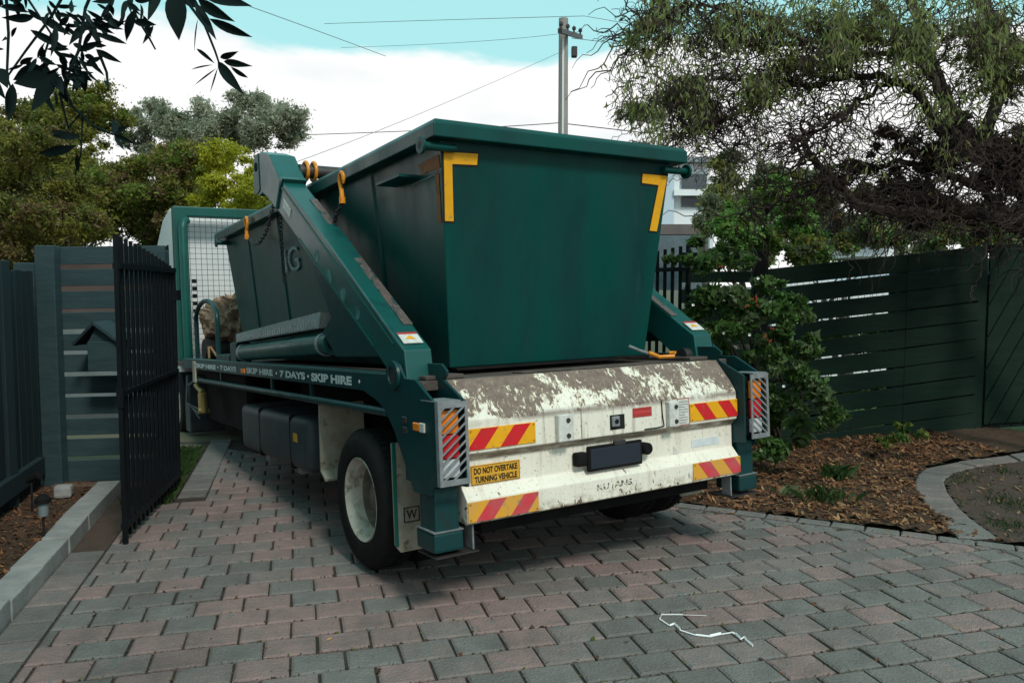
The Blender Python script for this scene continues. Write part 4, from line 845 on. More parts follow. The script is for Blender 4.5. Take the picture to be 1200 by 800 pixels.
# garden lights
sl = thing('solar_garden_light', 'small stake light with grey lens standing in the left garden bed', 'garden light', M=Matrix.Translation(G(52, 636, .05)))
MB().tube([(0, 0, -.05), (0, 0, .17)], .007, 8).build('stake', mt['ink'], sl); MB().lathe([(.17, .012), (.17, .028), (.25, .034), (.25, 0)], 14, ax=2).build('lens', M_('grey_lens', (.16, .19, .2), rough=.3), sl, smooth=True)
MB().lathe([(.25, .0), (.25, .046), (.275, .044), (.30, .02), (.30, 0)], 14, ax=2).build('cap', mt['dark'], sl, smooth=True)
s2 = thing('garden_spotlight', 'black tilted spotlight on a stake beside the upright paling fence', 'spotlight', M=Matrix.Translation(G(38, 600, .05)))
MB().tube([(0, 0, -.05), (0, 0, .22)], .008, 8).build('stake', mt['ink'], s2); MB().tube([(-.03, 0, .22), (.05, 0, .26)], [.018, .032], 14).build('lamp_head', mt['dark'], s2, smooth=True)
# iron gates
def gate(P, Q, label, near_top, far_top, railz, n):
    g_ = thing('iron_gate', label, 'gate', 'black iron gate leaves')
    P, Q = Vector(P), Vector(Q); d = (Q-P).normalized(); Lg = (Q-P).length; nn = Vector((-d.y, d.x, 0)); Mx = Matrix(((d.x, nn.x, 0, P.x), (d.y, nn.y, 0, P.y), (0, 0, 1, 0), (0, 0, 0, 1)))
    for i in range(n):
        t = i/(n-1); x = t*Lg; s = .5-.5*math.cos(math.pi*min(1, t*1.02)); top = near_top+(far_top-near_top)*(t**1.25)
        wd_ = .018 if 0 < i < n-1 else .026
        MB().box((x-wd_/1.4, -wd_/2, .035), (x+wd_/1.4, wd_/2, top), Mx).build('gate_bar', mt['iron'], g_)
    for z, hh in ((railz, .035), (.93, .03), (.10, .035)): MB().box((-.012, -.021, z), (Lg+.012, .021, z+hh), Mx).build('gate_rail', mt['iron'], g_)
    return g_, Mx, Lg
g1, Mx, Lg = gate((-2.42, 4.93), (-2.665, 6.33), 'black iron gate leaf of upright bars swung open beside the teal board fence', 1.925, 1.755, 1.715, 15)
MB().box((-.014, -.014, .0), (.014, .014, .10), Mx).build('drop_bolt', mt['iron'], g1); MB().box((Lg-.02, -.04, 1.50), (Lg+.05, .04, 1.58), Mx).build('hinge', mt['iron'], g1)
MB().box((-.025, -.02, .86), (.02, .02, .98), Mx).build('latch', mt['iron'], g1)
gate((1.50, 6.85), (.80, 8.05), 'black iron gate leaf mostly hidden behind the skip beside the berry shrub', 1.96, 1.80, 1.74, 15)
# right fence
fr = thing('horizontal_board_fence', 'dark green fence of horizontal boards behind the bark bed', 'fence')
FA = Vector((-2.6, 6.4, 0)); Fd = Vector((.961, .276, 0)).normalized(); Fn = Vector((-Fd.y, Fd.x, 0))
def onF(t): return FA+Fd*t
def zF(py, t): return CAMH-(py-337)*onF(t).y/FPX
tl, tr_ = 5.25, 7.92
def board(t0, t1, yl0, yl1, yr0, yr1, mat, parent, off=0, name='fence_board'):
    a0 = onF(t0)+Fn*off; a1 = onF(t1)+Fn*off
    plank(name, a0+Vector((0, 0, zF(yl1, t0))), a1+Vector((0, 0, zF(yr1, t1))), a1+Vector((0, 0, zF(yr0, t1))), a0+Vector((0, 0, zF(yl0, t0))), .022, Fn, mat, parent)
for k in range(10):
    yl = 316.5+k*22.6; yr = 288+k*21.9
    ym, tm = (yl+yr)/2-1.5, 6.95; tm_ = tl+(tr_-tl)*.64; ym = yl+(yr-yl)*.64; j = [random.uniform(-.7, .7) for _ in range(4)]
    board(tl, tm_-.002, yl+j[0], yl+19.6+j[0]*.5, ym+j[1], ym+20.3+j[1]*.5, mt['fenceR'], fr); board(tm_+.002, tr_, ym+j[2], ym+20.4+j[2]*.5, yr+j[3], yr+20.5+j[3]*.5, mt['fenceR'], fr, off=random.uniform(0, .004))
for t, wd_ in ((5.23, .07), (6.95, .05), (7.97, .06)):
    c = onF(t); MB().box((-wd_, .03 if t > 5.3 else -.02, -.1), (wd_, .10 if t > 5.3 else .06, 1.96 if t < 5.3 else 2.04 if t > 7.5 else 1.85), Matrix(((Fd.x, Fn.x, 0, c.x), (Fd.y, Fn.y, 0, c.y), (0, 0, 1, 0), (0, 0, 0, 1)))).build('fence_post', mt['fenceB'] if t < 5.3 else mt['fenceR'], fr, bevel=.004)
f2 = thing('side_fence_panel', 'short panel of dark horizontal boards between the iron gate and the green fence', 'fence')
for k, (y0, y1) in enumerate(((296, 312), (318, 331), (339, 355), (362, 380), (386, 403), (409, 427), (433, 450), (456, 473), (479, 496), (502, 519))):
    board(4.35, 5.20, y0, y1, y0, y1, mt['fenceB'] if k < 1 else mt['fenceR'], f2)
# backing panel seen through the right part of the gaps
f4 = thing('backing_fence', 'blue green solid fence seen through gaps at the right of the green fence', 'fence')
a, b_ = onF(7.05)+Fn*.35, onF(9.5)+Fn*.35
for k in range(14):
    p = a.lerp(b_, k/14); q = a.lerp(b_, (k+.97)/14); plank('fence_board', p, q, q+Vector((0, 0, 1.93)), p+Vector((0, 0, 1.93)), .02, Fn, mt['fenceL'], f4)
# panel with slanting boards at the far right
f3 = thing('slanted_board_gate', 'dark timber gate of slanting boards at the right end of the green fence', 'gate')
o_ = onF(8.03); Mf = Matrix(((Fd.x, Fn.x, 0, o_.x), (Fd.y, Fn.y, 0, o_.y), (0, 0, 1, 0), (0, 0, 0, 1)))
for k in range(13):
    x0 = -1.55+k*.235; poly = [(x0, .12), (x0+.212, .12), (x0+.212+1.30, 2.03), (x0+1.30, 2.03)]; poly = clip(clip(poly, (1, 0), .02), (-1, 0), -1.6)
    if len(poly) > 2: MB().prism(poly, 1, 0.02, .042, Mf).build('gate_board', mt['fenceR'], f3)
for z in (.10, 1.97): MB().box((0, .045, z), (1.6, .09, z+.09), Mf).build('gate_rail', mt['fenceB'], f3)
MB().box((1.6, 0, 0), (1.7, .1, 2.1), Mf).build('gate_post', mt['fenceB'], f3)

# ================================================================ VEGETATION
def leafcloud(name, clumps, n, size, mats, parent=None, aspect=.45, droop=0, flat=0, **k):
    """clumps: (centre, radii, weight); leaf-sized rhombs in each ellipsoid, denser towards its shell"""
    wts = np.array([c[2] for c in clumps], float); wts /= wts.sum(); pickc = rng.choice(len(clumps), n, p=wts)
    C_ = np.array([list(c[0]) for c in clumps])[pickc]; Rr_ = np.array([list(c[1]) for c in clumps])[pickc]
    d = rng.normal(size=(n, 3)); d /= np.linalg.norm(d, axis=1)[:, None]; r = np.minimum(np.abs(rng.normal(size=n))*.42+.28*rng.random(n), 1.5)
    P0_ = C_+d*r[:, None]*Rr_
    x = rng.normal(size=(n, 3)); x[:, 2] -= droop; x /= np.linalg.norm(x, axis=1)[:, None]
    y = np.cross(x, rng.normal(size=(n, 3))); y /= np.linalg.norm(y, axis=1)[:, None]
    L_ = (size*np.clip(rng.lognormal(-.08, .42, n), .35, 2.2))[:, None]; W_ = L_*aspect
    P = np.stack([P0_-x*L_/2, P0_-y*W_/2+x*L_*.05, P0_+x*L_/2, P0_+y*W_/2+x*L_*.05], 1)
    ci = (pickc*7919+13) % len(mats); idx = np.where(rng.random(n) < .65, ci, rng.integers(0, len(mats), n))
    return quads(name, P, mats, idx, parent, **k)
def limb(mb, p, d, L_, r, lev, maxlev, wig=.35, up=.1):
    pts = [p.copy()]; rs = [r]; n = 6; dd = d.normalized(); ends = []
    for i in range(n):
        dd = (dd+Vector((random.gauss(0, wig), random.gauss(0, wig), random.gauss(0, wig)+up))*.5).normalized(); p = p+dd*(L_/n); pts.append(p.copy()); rs.append(r*(1-.65*(i+1)/n))
        if lev < maxlev and i >= 1: ends += limb(mb, p.copy(), (dd+Vector((random.gauss(0, .8), random.gauss(0, .8), random.gauss(.15, .5)))).normalized(), L_*.6, rs[-1]*.6, lev+1, maxlev, wig, up)
    mb.tube(pts, rs, 5 if lev else 8, caps=False); return ends+[p]
def tree(name, label, base, height, spread, mats, nleaf, size, clumps, bark='gbark', group=None, cat='tree', aspect=.45, droop=0, tr=.14):
    t = thing(name, label, cat, group, M=Matrix.Translation(base)); mb = MB(); limb(mb, Vector((0, 0, -.2)), Vector((0, 0, 1)), height*(.48 if cat == 'tree' and height > 6 else .7), tr, 0, 2, .3, .2); 
    mb.build('trunk', mt[bark], t, smooth=True)
    leafcloud('crown', [((Vector(c)-Vector(base)), r, w_) for c, r, w_ in clumps], nleaf, size, [mt[m] for m in mats], t, aspect, droop); return t
def clumpset(pts, d, rad, jit=.3, dj=1.0, n=1, sq=.75):
    """foliage clumps from places in the view (x, y in the photo, radius in photo px) at distance d"""
    out = []
    for x, y, r in pts:
        for _ in range(n):
            dd = d+random.uniform(-dj, dj); rr = r*dd/FPX; c = W(x+random.gauss(0, r*jit), y+random.gauss(0, r*jit), dd); out.append((c, (rr, rr, rr*sq), rr**2))
    return out
def sub(clumps, k=12, f=.5):
    out = []
    for c, r, w_ in clumps:
        for _ in range(k):
            d = Vector((random.gauss(0, 1), random.gauss(0, 1), random.gauss(0, 1))).normalized(); q = Vector(c)+Vector((d.x*r[0], d.y*r[1], d.z*r[2]))*random.uniform(.35, 1.0); s = f*random.uniform(.6, 1.3); out.append((q, (r[0]*s, r[1]*s, r[2]*s), w_*s*s))
    return out
def gbase(px, d, z=-.3): p = W(px, 337, d); return Vector((p.x, p.y, z))
# left side, beyond the fence
tree('wattle_tree', 'dark olive bushy tree filling the far left above the paling fence', gbase(10, 13), 3.6, 2, ['lA', 'lA2', 'lA', 'lG'], 100000, .055, sub(clumpset([(-20, 200, 45), (30, 180, 38), (20, 250, 48), (60, 235, 38), (-10, 290, 45), (50, 290, 40), (95, 262, 30), (5, 145, 26)], 13, 1, n=2)), aspect=.4)
tree('wattle_tree', 'tall olive tree with rounded crown rising behind the hanging branch', gbase(90, 18), 5.0, 2, ['lA', 'lA2', 'lB2', 'lA'], 95000, .065, sub(clumpset([(95, 125, 30), (75, 150, 32), (115, 160, 30), (60, 185, 35), (100, 205, 35), (125, 135, 20), (40, 130, 26), (130, 240, 34)], 18, 1, n=2), 12, .5))
tree('bushy_tree', 'mid green bushy tree behind the iron gate leaf', gbase(165, 15), 3.2, 2, ['lA', 'lB2', 'lA2', 'lG'], 95000, .06, sub(clumpset([(140, 215, 34), (170, 230, 32), (195, 205, 30), (160, 262, 32), (200, 250, 34), (215, 190, 26), (180, 275, 26), (150, 190, 22), (230, 225, 26), (120, 240, 28)], 15, 1, n=2)))
tree('golden_shrub', 'bright yellow green dense shrub left of the lifting arm head', gbase(265, 14), 2.4, 1.5, ['lB', 'lB', 'lB'], 50000, .045, sub(clumpset([(262, 190, 24), (285, 215, 24), (250, 210, 20), (292, 235, 20), (240, 185, 16), (275, 240, 22), (300, 200, 12), (235, 235, 20)], 14, .5, n=2), 14, .48))
tree('gum_tree', 'pale grey green gum tree with airy crown against white cloud', gbase(290, 26), 7.4, 3, ['lC', 'lC', 'lC2'], 56000, .10, sub(clumpset([(285, 120, 22), (320, 135, 24), (255, 135, 24), (345, 140, 16), (300, 155, 24), (240, 160, 22), (270, 165, 24), (335, 165, 16), (215, 150, 22), (345, 155, 16), (310, 120, 18), (325, 150, 20), (255, 155, 24), (230, 170, 22)], 26, 1.5, n=1), 14, .62), aspect=.35, tr=.18)
tree('gum_tree', 'wispy grey green gum tree further left with sky showing through', gbase(185, 28), 7.2, 3, ['lC', 'lC2'], 32000, .10, sub(clumpset([(175, 128, 20), (200, 145, 20), (160, 140, 14), (190, 175, 24), (165, 165, 20), (225, 138, 18), (210, 150, 20), (180, 150, 20)], 28, 1.5), 12, .6), aspect=.35, tr=.14)
tree('hedge_tree', 'dark green tree mass low behind the headboard of the lorry', gbase(220, 22), 3, 3, ['lA2', 'lA2', 'lA'], 40000, .11, sub(clumpset([(60, 260, 45), (130, 270, 45), (200, 262, 45), (260, 265, 40), (20, 270, 50), (320, 205, 26), (230, 215, 34), (170, 210, 30), (310, 260, 30)], 22, 1)))
# slope of brick paving glimpsed between the trees
MB().box((-9, 11.85, -.4), (-4.6, 12.1, 1.16)).build('retaining_wall', M_('pale_retaining_wall', (.11, .13, .13), (.16, .18, .18), scale=2, rough=.9), None, label='pale low retaining wall glimpsed through the gaps of the left board fence', cat='wall')
sheet('brick_slope', [(-8.6, 11.8, 1.15), (-5.3, 11.8, 1.15), (-5.6, 12.6, 2.0), (-8.0, 12.6, 2.0)], 0, mt['brick'])
# right side beyond the fence
tree('bushy_tree', 'bright green leafy bush above the short dark fence panel', gbase(905, 11), 2.2, 1.2, ['lF', 'lB2', 'lF'], 36000, .07, sub(clumpset([(870, 262, 26), (900, 270, 26), (925, 250, 26), (880, 235, 20), (940, 280, 22), (905, 230, 20), (860, 290, 18)], 11, .5)))
tree('olive_tree', 'grey green bushy tree behind the bright green bush', gbase(880, 14), 3.2, 1.2, ['lC2', 'lA', 'lC2'], 36000, .075, sub(clumpset([(860, 200, 26), (890, 210, 28), (920, 215, 24), (850, 225, 26), (945, 225, 28), (870, 250, 28), (910, 250, 28), (850, 275, 22), (950, 250, 24), (830, 262, 14)], 14, .6)), aspect=.35)
tree('mixed_tree', 'olive and rust coloured tree behind the middle of the green fence', gbase(990, 12), 2.6, 1.2, ['lC2', 'lG', 'lA', 'lC2', 'lC'], 45000, .07, sub(clumpset([(965, 250, 30), (1000, 262, 28), (980, 225, 26), (1010, 240, 20), (950, 285, 24), (1045, 225, 26), (930, 270, 24), (960, 210, 22), (1020, 270, 24), (900, 285, 20)], 12, .6)), aspect=.35)
tree('hedge_tree', 'muted green hedge behind the right end of the green fence', gbase(1130, 13), 2.4, 1.2, ['lA2', 'lC2', 'lA'], 50000, .08, sub(clumpset([(1060, 270, 26), (1020, 280, 20), (1090, 262, 28), (1125, 255, 28), (1165, 265, 28), (1205, 255, 30), (1240, 270, 30), (1110, 240, 22)], 13, .6)))
# shrub with berries
sb = thing('berry_shrub', 'glossy green shrub with red berries and white flowers right of the lorry', 'shrub', M=Matrix.Translation(G(905, 520, .03)))
sbase = sb.matrix_world.translation.copy(); mb = MB()
for k in range(16):
    x, y = random.choice([(830, 330), (860, 360), (880, 400), (850, 300), (900, 350), (920, 400), (870, 450), (930, 450), (960, 430), (890, 480), (840, 400)]); e = W(x, y, random.uniform(6.4, 7.0))-sbase; mb.tube([Vector((random.gauss(0, .08), random.gauss(0, .08), 0)), e*.35+Vector((random.gauss(0, .1), 0, .1)), e*.7+Vector((random.gauss(0, .08), 0, .05)), e], [.016, .012, .008, .004], 5)
mb.build('stems', mt['bark'], sb, smooth=True)
shp = clumpset([(825, 320, 22), (850, 300, 18), (830, 360, 26), (865, 340, 28), (890, 360, 26), (905, 395, 26), (870, 385, 28), (850, 410, 26), (895, 430, 26), (910, 460, 24), (880, 460, 20), (925, 420, 20), (900, 495, 24), (935, 500, 20), (915, 520, 18), (835, 300, 16), (900, 335, 16), (925, 370, 18), (820, 395, 18), (940, 400, 16), (815, 290, 14), (870, 310, 16), (935, 440, 20), (900, 520, 22), (880, 500, 22), (800, 296, 10), (785, 300, 8), (850, 285, 12), (925, 350, 14), (945, 375, 14)], 6.75, 1, dj=.25)
cl_ = [((Vector(c)-sbase), r, w_) for c, r, w_ in sub(shp, 7, .45)]
leafcloud('foliage', cl_, 36000, .058, [mt['lE'], mt['lE'], mt['lE2'], mt['lE']], sb, .5)
cl2 = [((Vector(c)-sbase), r, w_) for c, r, w_ in sub(clumpset([(962, 455, 20), (978, 475, 14), (985, 490, 8), (950, 470, 16), (960, 495, 12), (940, 440, 14)], 6.6, 1, dj=.2), 5, .5)]
leafcloud('side_sprays', cl2, 3000, .06, [mt['lE'], mt['lE2']], sb, .5)
mb = MB(); 
for (x, y) in [(878, 350), (884, 346), (874, 358), (905, 385), (898, 392), (845, 312), (886, 356), (903, 400)]:
    for q in range(2): mb.lathe([(-.008, 0), (-.006, .006), (0, .008), (.006, .006), (.008, 0)], 8, Matrix.Translation(W(x+random.gauss(0, 2), y+random.gauss(0, 2), 6.42)-sbase), ax=2)
mb.build('berries', mt['berry'], sb, smooth=True, kind='stuff')
mb = MB()
for (x, y) in [(833, 332), (878, 392), (848, 390), (812, 357), (888, 326), (918, 452), (865, 430)]:
    c = W(x, y, 6.4)-sbase
    for q in range(5): a = q*1.256; mb.add([c, c+Vector((math.cos(a)*.011, -.008, math.sin(a)*.011)), c+Vector((math.cos(a+.6)*.013, -.01, math.sin(a+.6)*.013)), c+Vector((math.cos(a+1.2)*.011, -.008, math.sin(a+1.2)*.011))], [(0, 1, 2, 3)])
mb.build('flowers', mt['flower'], sb, kind='stuff')
tree('low_hedge', 'low dark hedge glimpsed behind the left half of the green fence', gbase(960, 10, -.1), 1.0, 1, ['lA2', 'lB2', 'lA2'], 40000, .055, sub(clumpset([(900, 402, 20), (940, 398, 20), (980, 396, 20), (1020, 394, 20), (1060, 392, 20), (1090, 392, 20), (900, 420, 26), (940, 410, 26), (980, 405, 26), (1020, 400, 26), (1060, 400, 26), (900, 470, 30), (950, 470, 30), (1000, 460, 30), (1050, 455, 30), (860, 440, 24), (1080, 430, 24)], 10, .4), 9, .5), tr=.04, cat='hedge')
tree('bushy_tree', 'leafy low bush just showing over the top of the green fence', gbase(950, 10.6, -.1), 1.6, 1, ['lF', 'lA', 'lC2'], 42000, .06, sub(clumpset([(895, 300, 20), (930, 300, 22), (965, 292, 22), (1000, 292, 18), (860, 305, 18), (1090, 280, 18), (1130, 275, 18), (1170, 275, 18), (1010, 275, 18), (1050, 276, 18), (1110, 268, 18), (1150, 268, 20), (1200, 272, 20)], 10.6, .3), 9, .5), tr=.04, cat='bush')
fn = thing('low_fern', 'small dark leafy plant at the foot of the green fence', 'plant', M=Matrix.Translation(G(1060, 522, .05))); fb = fn.matrix_world.translation.copy()
leafcloud('fronds', [((c-fb), r, w_) for c, r, w_ in sub(clumpset([(1050, 512, 12), (1065, 500, 12), (1078, 506, 10), (1040, 518, 9)], 7.3, 1, dj=.15), 5, .5)], 1300, .045, [mt['lA2'], mt['lE'], mt['lB2']], fn, .35)

# willow
wl = thing('willow_tree', 'twisted willow with dark bare limbs and hanging green sprays arching over the right', 'tree', M=Matrix.Translation(gbase(1330, 7.9, 0))); wb = wl.matrix_world.translation.copy()
limbs = [([(1330, 640), (1325, 420), (1290, 320), (1215, 240), (1150, 175), (1110, 130), (1090, 70), (1060, -30)], 7.8, .14, .045),
 ([(1215, 240), (1160, 190), (1115, 155), (1095, 95), (1060, 50), (1000, 42), (950, 50), (890, 58), (840, 40)], 7.5, .055, .014),
 ([(1150, 190), (1105, 160), (1070, 105), (1030, 88), (985, 92), (930, 103), (900, 100), (875, 130), (820, 150), (790, 160)], 7.2, .048, .010),
 ([(1050, 95), (1010, 120), (990, 130), (965, 150), (945, 158), (930, 170)], 7.1, .022, .008),
 ([(1330, 420), (1290, 320), (1240, 285), (1190, 262), (1130, 246), (1075, 250), (1030, 247), (1000, 235), (975, 212), (955, 190), (948, 178)], 7.0, .095, .022),
 ([(975, 212), (950, 225), (915, 235), (870, 250)], 7.0, .022, .008),
 ([(1290, 320), (1250, 150), (1210, 70), (1170, 30), (1135, -10), (1120, -60)], 7.3, .09, .04),
 ([(1150, 180), (1170, 100), (1165, 40), (1150, -30)], 7.6, .07, .035),
 ([(1060, 50), (1040, 15), (1000, -20)], 7.4, .04, .02), ([(950, 50), (900, 20), (850, 10), (800, 5), (760, 30), (735, 60)], 7.0, .022, .006),
 ([(1090, 70), (1030, 60), (985, 70), (940, 75), (880, 90), (830, 95), (780, 120)], 7.7, .03, .008),
 ([(1190, 262), (1150, 220), (1100, 200), (1050, 190), (1010, 200)], 7.4, .05, .015), ([(1130, 246), (1090, 220), (1040, 215)], 7.2, .03, .01)]
mb = MB(); seeds = []
for pts, d, r0, r1 in limbs:
    n = len(pts); P_ = []
    for i in range(n-1):
        for k in range(4):
            t = k/4; x = pts[i][0]*(1-t)+pts[i+1][0]*t; y = pts[i][1]*(1-t)+pts[i+1][1]*t; P_.append(W(x+random.gauss(0, 2.2), y+random.gauss(0, 2.2), d+.12*math.sin((i+t)*1.9)+.04*random.gauss(0, 1))-wb)
    P_.append(W(pts[-1][0], pts[-1][1], d)-wb); m = len(P_)
    mb.tube(P_, [r0+(r1-r0)*(i/(m-1))**.8 for i in range(m)], 8); seeds += P_[4:]
mb.build('trunk', mt['bark'], wl, smooth=True)
def squig(start, d0, L_, r, n=9, wig=.7, droop=.05):
    p = start.copy(); d = d0.normalized(); pts = [p.copy()]; ph = random.uniform(0, 6.28); ax = d.orthogonal().normalized(); 
    for i in range(n):
        ph += random.uniform(.9, 2.1); side_ = Matrix.Rotation(ph, 3, d) @ ax; d2 = (d+side_*wig+Vector((0, 0, -droop*i))).normalized(); p = p+d2*(L_/n); pts.append(p.copy())
    return pts
tw = MB(); leafP = []
def inpoly(x, y, poly):
    r = False
    for i in range(len(poly)):
        x1, y1 = poly[i]; x2, y2 = poly[(i+1) % len(poly)]
        if (y1 > y) != (y2 > y) and x < (x2-x1)*(y-y1)/(y2-y1)+x1: r = not r
    return r
REG = [([(1010, -40), (1260, -40), (1260, 290), (1080, 275), (1010, 200), (1090, 150)], 230, .55), ([(770, -30), (1010, -30), (1010, 100), (880, 110), (840, 200), (800, 175), (735, 140), (730, 60)], 170, .40),
       ([(960, 205), (1060, 140), (1260, 140), (1260, 285), (1050, 265), (980, 240)], 340, .40), ([(865, 100), (1060, 100), (1020, 160), (930, 200), (850, 220), (840, 190)], 90, .45), ([(820, 70), (930, 90), (900, 190), (800, 180), (780, 130)], 150, .42), ([(720, 20), (800, -10), (800, 170), (750, 150)], 40, .3)]
for poly, n, L_ in REG:
    xs = [p[0] for p in poly]; ys = [p[1] for p in poly]; c = 0
    while c < n:
        x, y = random.uniform(min(xs), max(xs)), random.uniform(min(ys), max(ys))
        if not inpoly(x, y, poly): continue
        c += 1; d = random.uniform(6.2, 8.3); s0 = W(x, y, d)-wb
        dr = Vector((random.gauss(-.25, .8), random.gauss(0, .6), random.gauss(-.1, .55))); Lq = L_*random.uniform(.6, 1.5); pts = squig(s0, dr, Lq, .01, 10, random.uniform(.35, .8))
        r = random.choice((.003, .004, .006, .009)); tw.tube(pts, [r*(1-.6*i/10) for i in range(11)], 4, caps=False)
        for q in range(2): tw.tube(squig(random.choice(pts), Vector((random.gauss(0, 1), random.gauss(0, 1), random.gauss(-.3, .7))), Lq*.6, .004, 8, .9), .0028, 3, caps=False)
for p in seeds:
    for _ in range(5): 
        pts = squig(p, Vector((random.gauss(-.3, .7), random.gauss(0, .6), random.gauss(0, .6))), random.uniform(.3, .9), .01, 10, .7); tw.tube(pts, [.008*(1-.7*i/10) for i in range(11)], 4, caps=False)
tw.build('twigs', mt['twig'], wl, smooth=True, kind='stuff')
# hanging sprays
def spray(x, y, L_, n, d=None, w_=.05):
    d = d or random.uniform(5.7, 7.2); s0 = W(x, y, d)-wb; pts = squig(s0, Vector((random.gauss(0, .12), random.gauss(0, .1), -1)), L_, .004, 9, .55); tw2.tube(pts, .0032, 3, caps=False)
    for k in range(n):
        t = random.random()*(len(pts)-1); i = min(int(t), len(pts)-2); c = pts[i].lerp(pts[i+1], t-i)+Vector((random.gauss(0, w_), random.gauss(0, w_), random.gauss(0, .02)))
        a = Vector((random.gauss(0, .55), random.gauss(0, .55), -1)).normalized(); s = a.cross(Vector((random.gauss(0, 1), random.gauss(0, 1), .2))).normalized(); l_ = random.uniform(.045, .085); leafP.append([c, c+a*l_*.45+s*l_*.11, c+a*l_, c+a*l_*.45-s*l_*.11])
tw2 = MB()
for (x, y, n_) in [(985, -10, 16), (975, 25, 10), (1000, 30, 8), (1080, -20, 16), (1085, 20, 12), (1060, 40, 10), (1075, 60, 8), (1145, -10, 16), (1155, 30, 12), (1150, 60, 10), (1165, 50, 8), (940, -20, 12), (900, -10, 12), (870, 0, 10), (1035, -15, 12), (1120, -30, 10), (745, 60, 7), (730, 90, 5), (760, 30, 6), (775, 60, 8), (765, 110, 8), (780, 130, 7), (800, 40, 7), (822, 80, 12), (820, 110, 8), (845, 10, 10), (870, 40, 6), (790, -10, 8), (1110, 110, 8), (1090, 120, 7), (1100, 150, 4), (1050, 75, 6), (1130, 85, 8), (760, -20, 5), (1180, -20, 8), (905, 40, 5), (885, 80, 5), (755, 130, 5), (735, 40, 4), (1140, 110, 5)]:
    for _ in range(max(2, int(n_*.62))): spray(x+random.gauss(0, 7), y+random.gauss(0, 9), random.uniform(.2, .5), random.randint(10, 22))
tw2.build('spray_stems', mt['lD2'], wl, kind='stuff')
for _ in range(150):
    p = random.choice(REG)[0]; x, y = random.uniform(745, 1250), random.uniform(-30, 190)
    if any(inpoly(x, y, q[0]) for q in REG): spray(x, y, random.uniform(.1, .25), random.randint(4, 12))
quads('leaf_sprays', np.array([[list(v) for v in q] for q in leafP]), [mt['lD'], mt['lD2'], mt['lD']], rng.integers(0, 3, len(leafP)), wl)
leafcloud('scattered_leaves', [((c-wb), r, w_) for c, r, w_ in sub(clumpset([(770, 60, 28), (800, 110, 34), (840, 60, 34), (900, 40, 34), (960, 30, 34), (1020, 30, 34), (1080, 40, 34), (1140, 50, 40), (830, 140, 30), (870, 110, 26), (1190, 90, 40), (930, 75, 30), (760, 120, 22), (1000, 80, 26), (790, 20, 28), (735, 140, 16), (750, 170, 14), (775, 180, 16)], 7.2, 1, dj=.7), 16, .85)], 36000, .045, [mt['lD2'], mt['lD'], mt['lD2'], mt['rusty']], wl, .26, droop=1.2)
# dense inner crown of the willow in its own shade
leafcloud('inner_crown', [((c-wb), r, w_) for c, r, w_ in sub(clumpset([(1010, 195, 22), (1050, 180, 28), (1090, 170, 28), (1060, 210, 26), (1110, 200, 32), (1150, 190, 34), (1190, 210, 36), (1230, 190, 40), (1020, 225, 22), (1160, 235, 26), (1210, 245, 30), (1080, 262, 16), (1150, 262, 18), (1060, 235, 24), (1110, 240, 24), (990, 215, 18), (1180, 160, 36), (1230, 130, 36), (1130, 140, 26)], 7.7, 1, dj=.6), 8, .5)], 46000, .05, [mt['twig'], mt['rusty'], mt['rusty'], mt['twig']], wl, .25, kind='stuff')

# foreground overhanging branch (top left)
ob = thing('overhanging_branch', 'dark branch with long pointed leaves hanging in from the top left', 'branch'); mb = MB()
tws = [([(-60, -60), (20, -20), (60, 40), (50, 70), (62, 90)], 1.75), ([(130, -60), (100, 10), (92, 60), (70, 110), (80, 150), (97, 130), (95, 180), (88, 205)], 1.7), ([(70, 90), (85, 125), (110, 148), (133, 158)], 1.68),
 ([(200, -60), (210, -10), (240, 30), (252, 60), (258, 78)], 1.5), ([(100, -50), (60, 20), (30, 60), (5, 95)], 1.8), ([(180, -60), (150, -5), (160, 20), (175, 45), (182, 58)], 1.65), ([(5, -40), (10, 40), (8, 90), (15, 110)], 1.75), ([(115, 60), (125, 85), (127, 105)], 1.7)]
for pts, d in tws: MB().tube([W(x, y, d+.02*math.sin(i*2)) for i, (x, y) in enumerate(pts)], [.0036-.0022*i/len(pts) for i in range(len(pts))], 6).build('stem', mt['lH'], ob, smooth=True)
def leafmesh(k):
    V, Fc = [], []; n = 7
    for i in range(n+1):
        t = i/n; w_ = .5*(math.sin(math.pi*min(1, t*1.0)**.85))*(1-.25*t)+.002; z = -.10*math.sin(t*2.4)*(k-.5)*2; V += [(-w_, t, z+.12*w_), (0, t, z), (w_, t, z+.12*w_)]
    for i in range(n): a = 3*i; Fc += [(a, a+1, a+4, a+3), (a+1, a+2, a+5, a+4)]
    me = bpy.data.meshes.new('leaf'); me.from_pydata(V, [], Fc); me.materials.append(mt['lH']); me.polygons.foreach_set('use_smooth', [True]*len(Fc)); return me
lms = [leafmesh(0), leafmesh(.4), leafmesh(1)]
def leaf(x0, y0, x1, y1, wpx, d=1.65):
    a = W(x0, y0, d); b = W(x1, y1, d+random.uniform(-.06, .06)); yv = b-a; L_ = yv.length; yv.normalize(); view = (a-cam.location).normalized(); zv = -(view-yv*view.dot(yv)).normalized(); zv = Matrix.Rotation(random.uniform(-.5, .5), 3, yv) @ zv; xv = yv.cross(zv); w_ = wpx*d/FPX*1.05
    o = link('leaf', random.choice(lms), ob); o.matrix_world = Matrix(((xv.x*w_, yv.x*L_, zv.x*L_, a.x), (xv.y*w_, yv.y*L_, zv.y*L_, a.y), (xv.z*w_, yv.z*L_, zv.z*L_, a.z), (0, 0, 0, 1)))
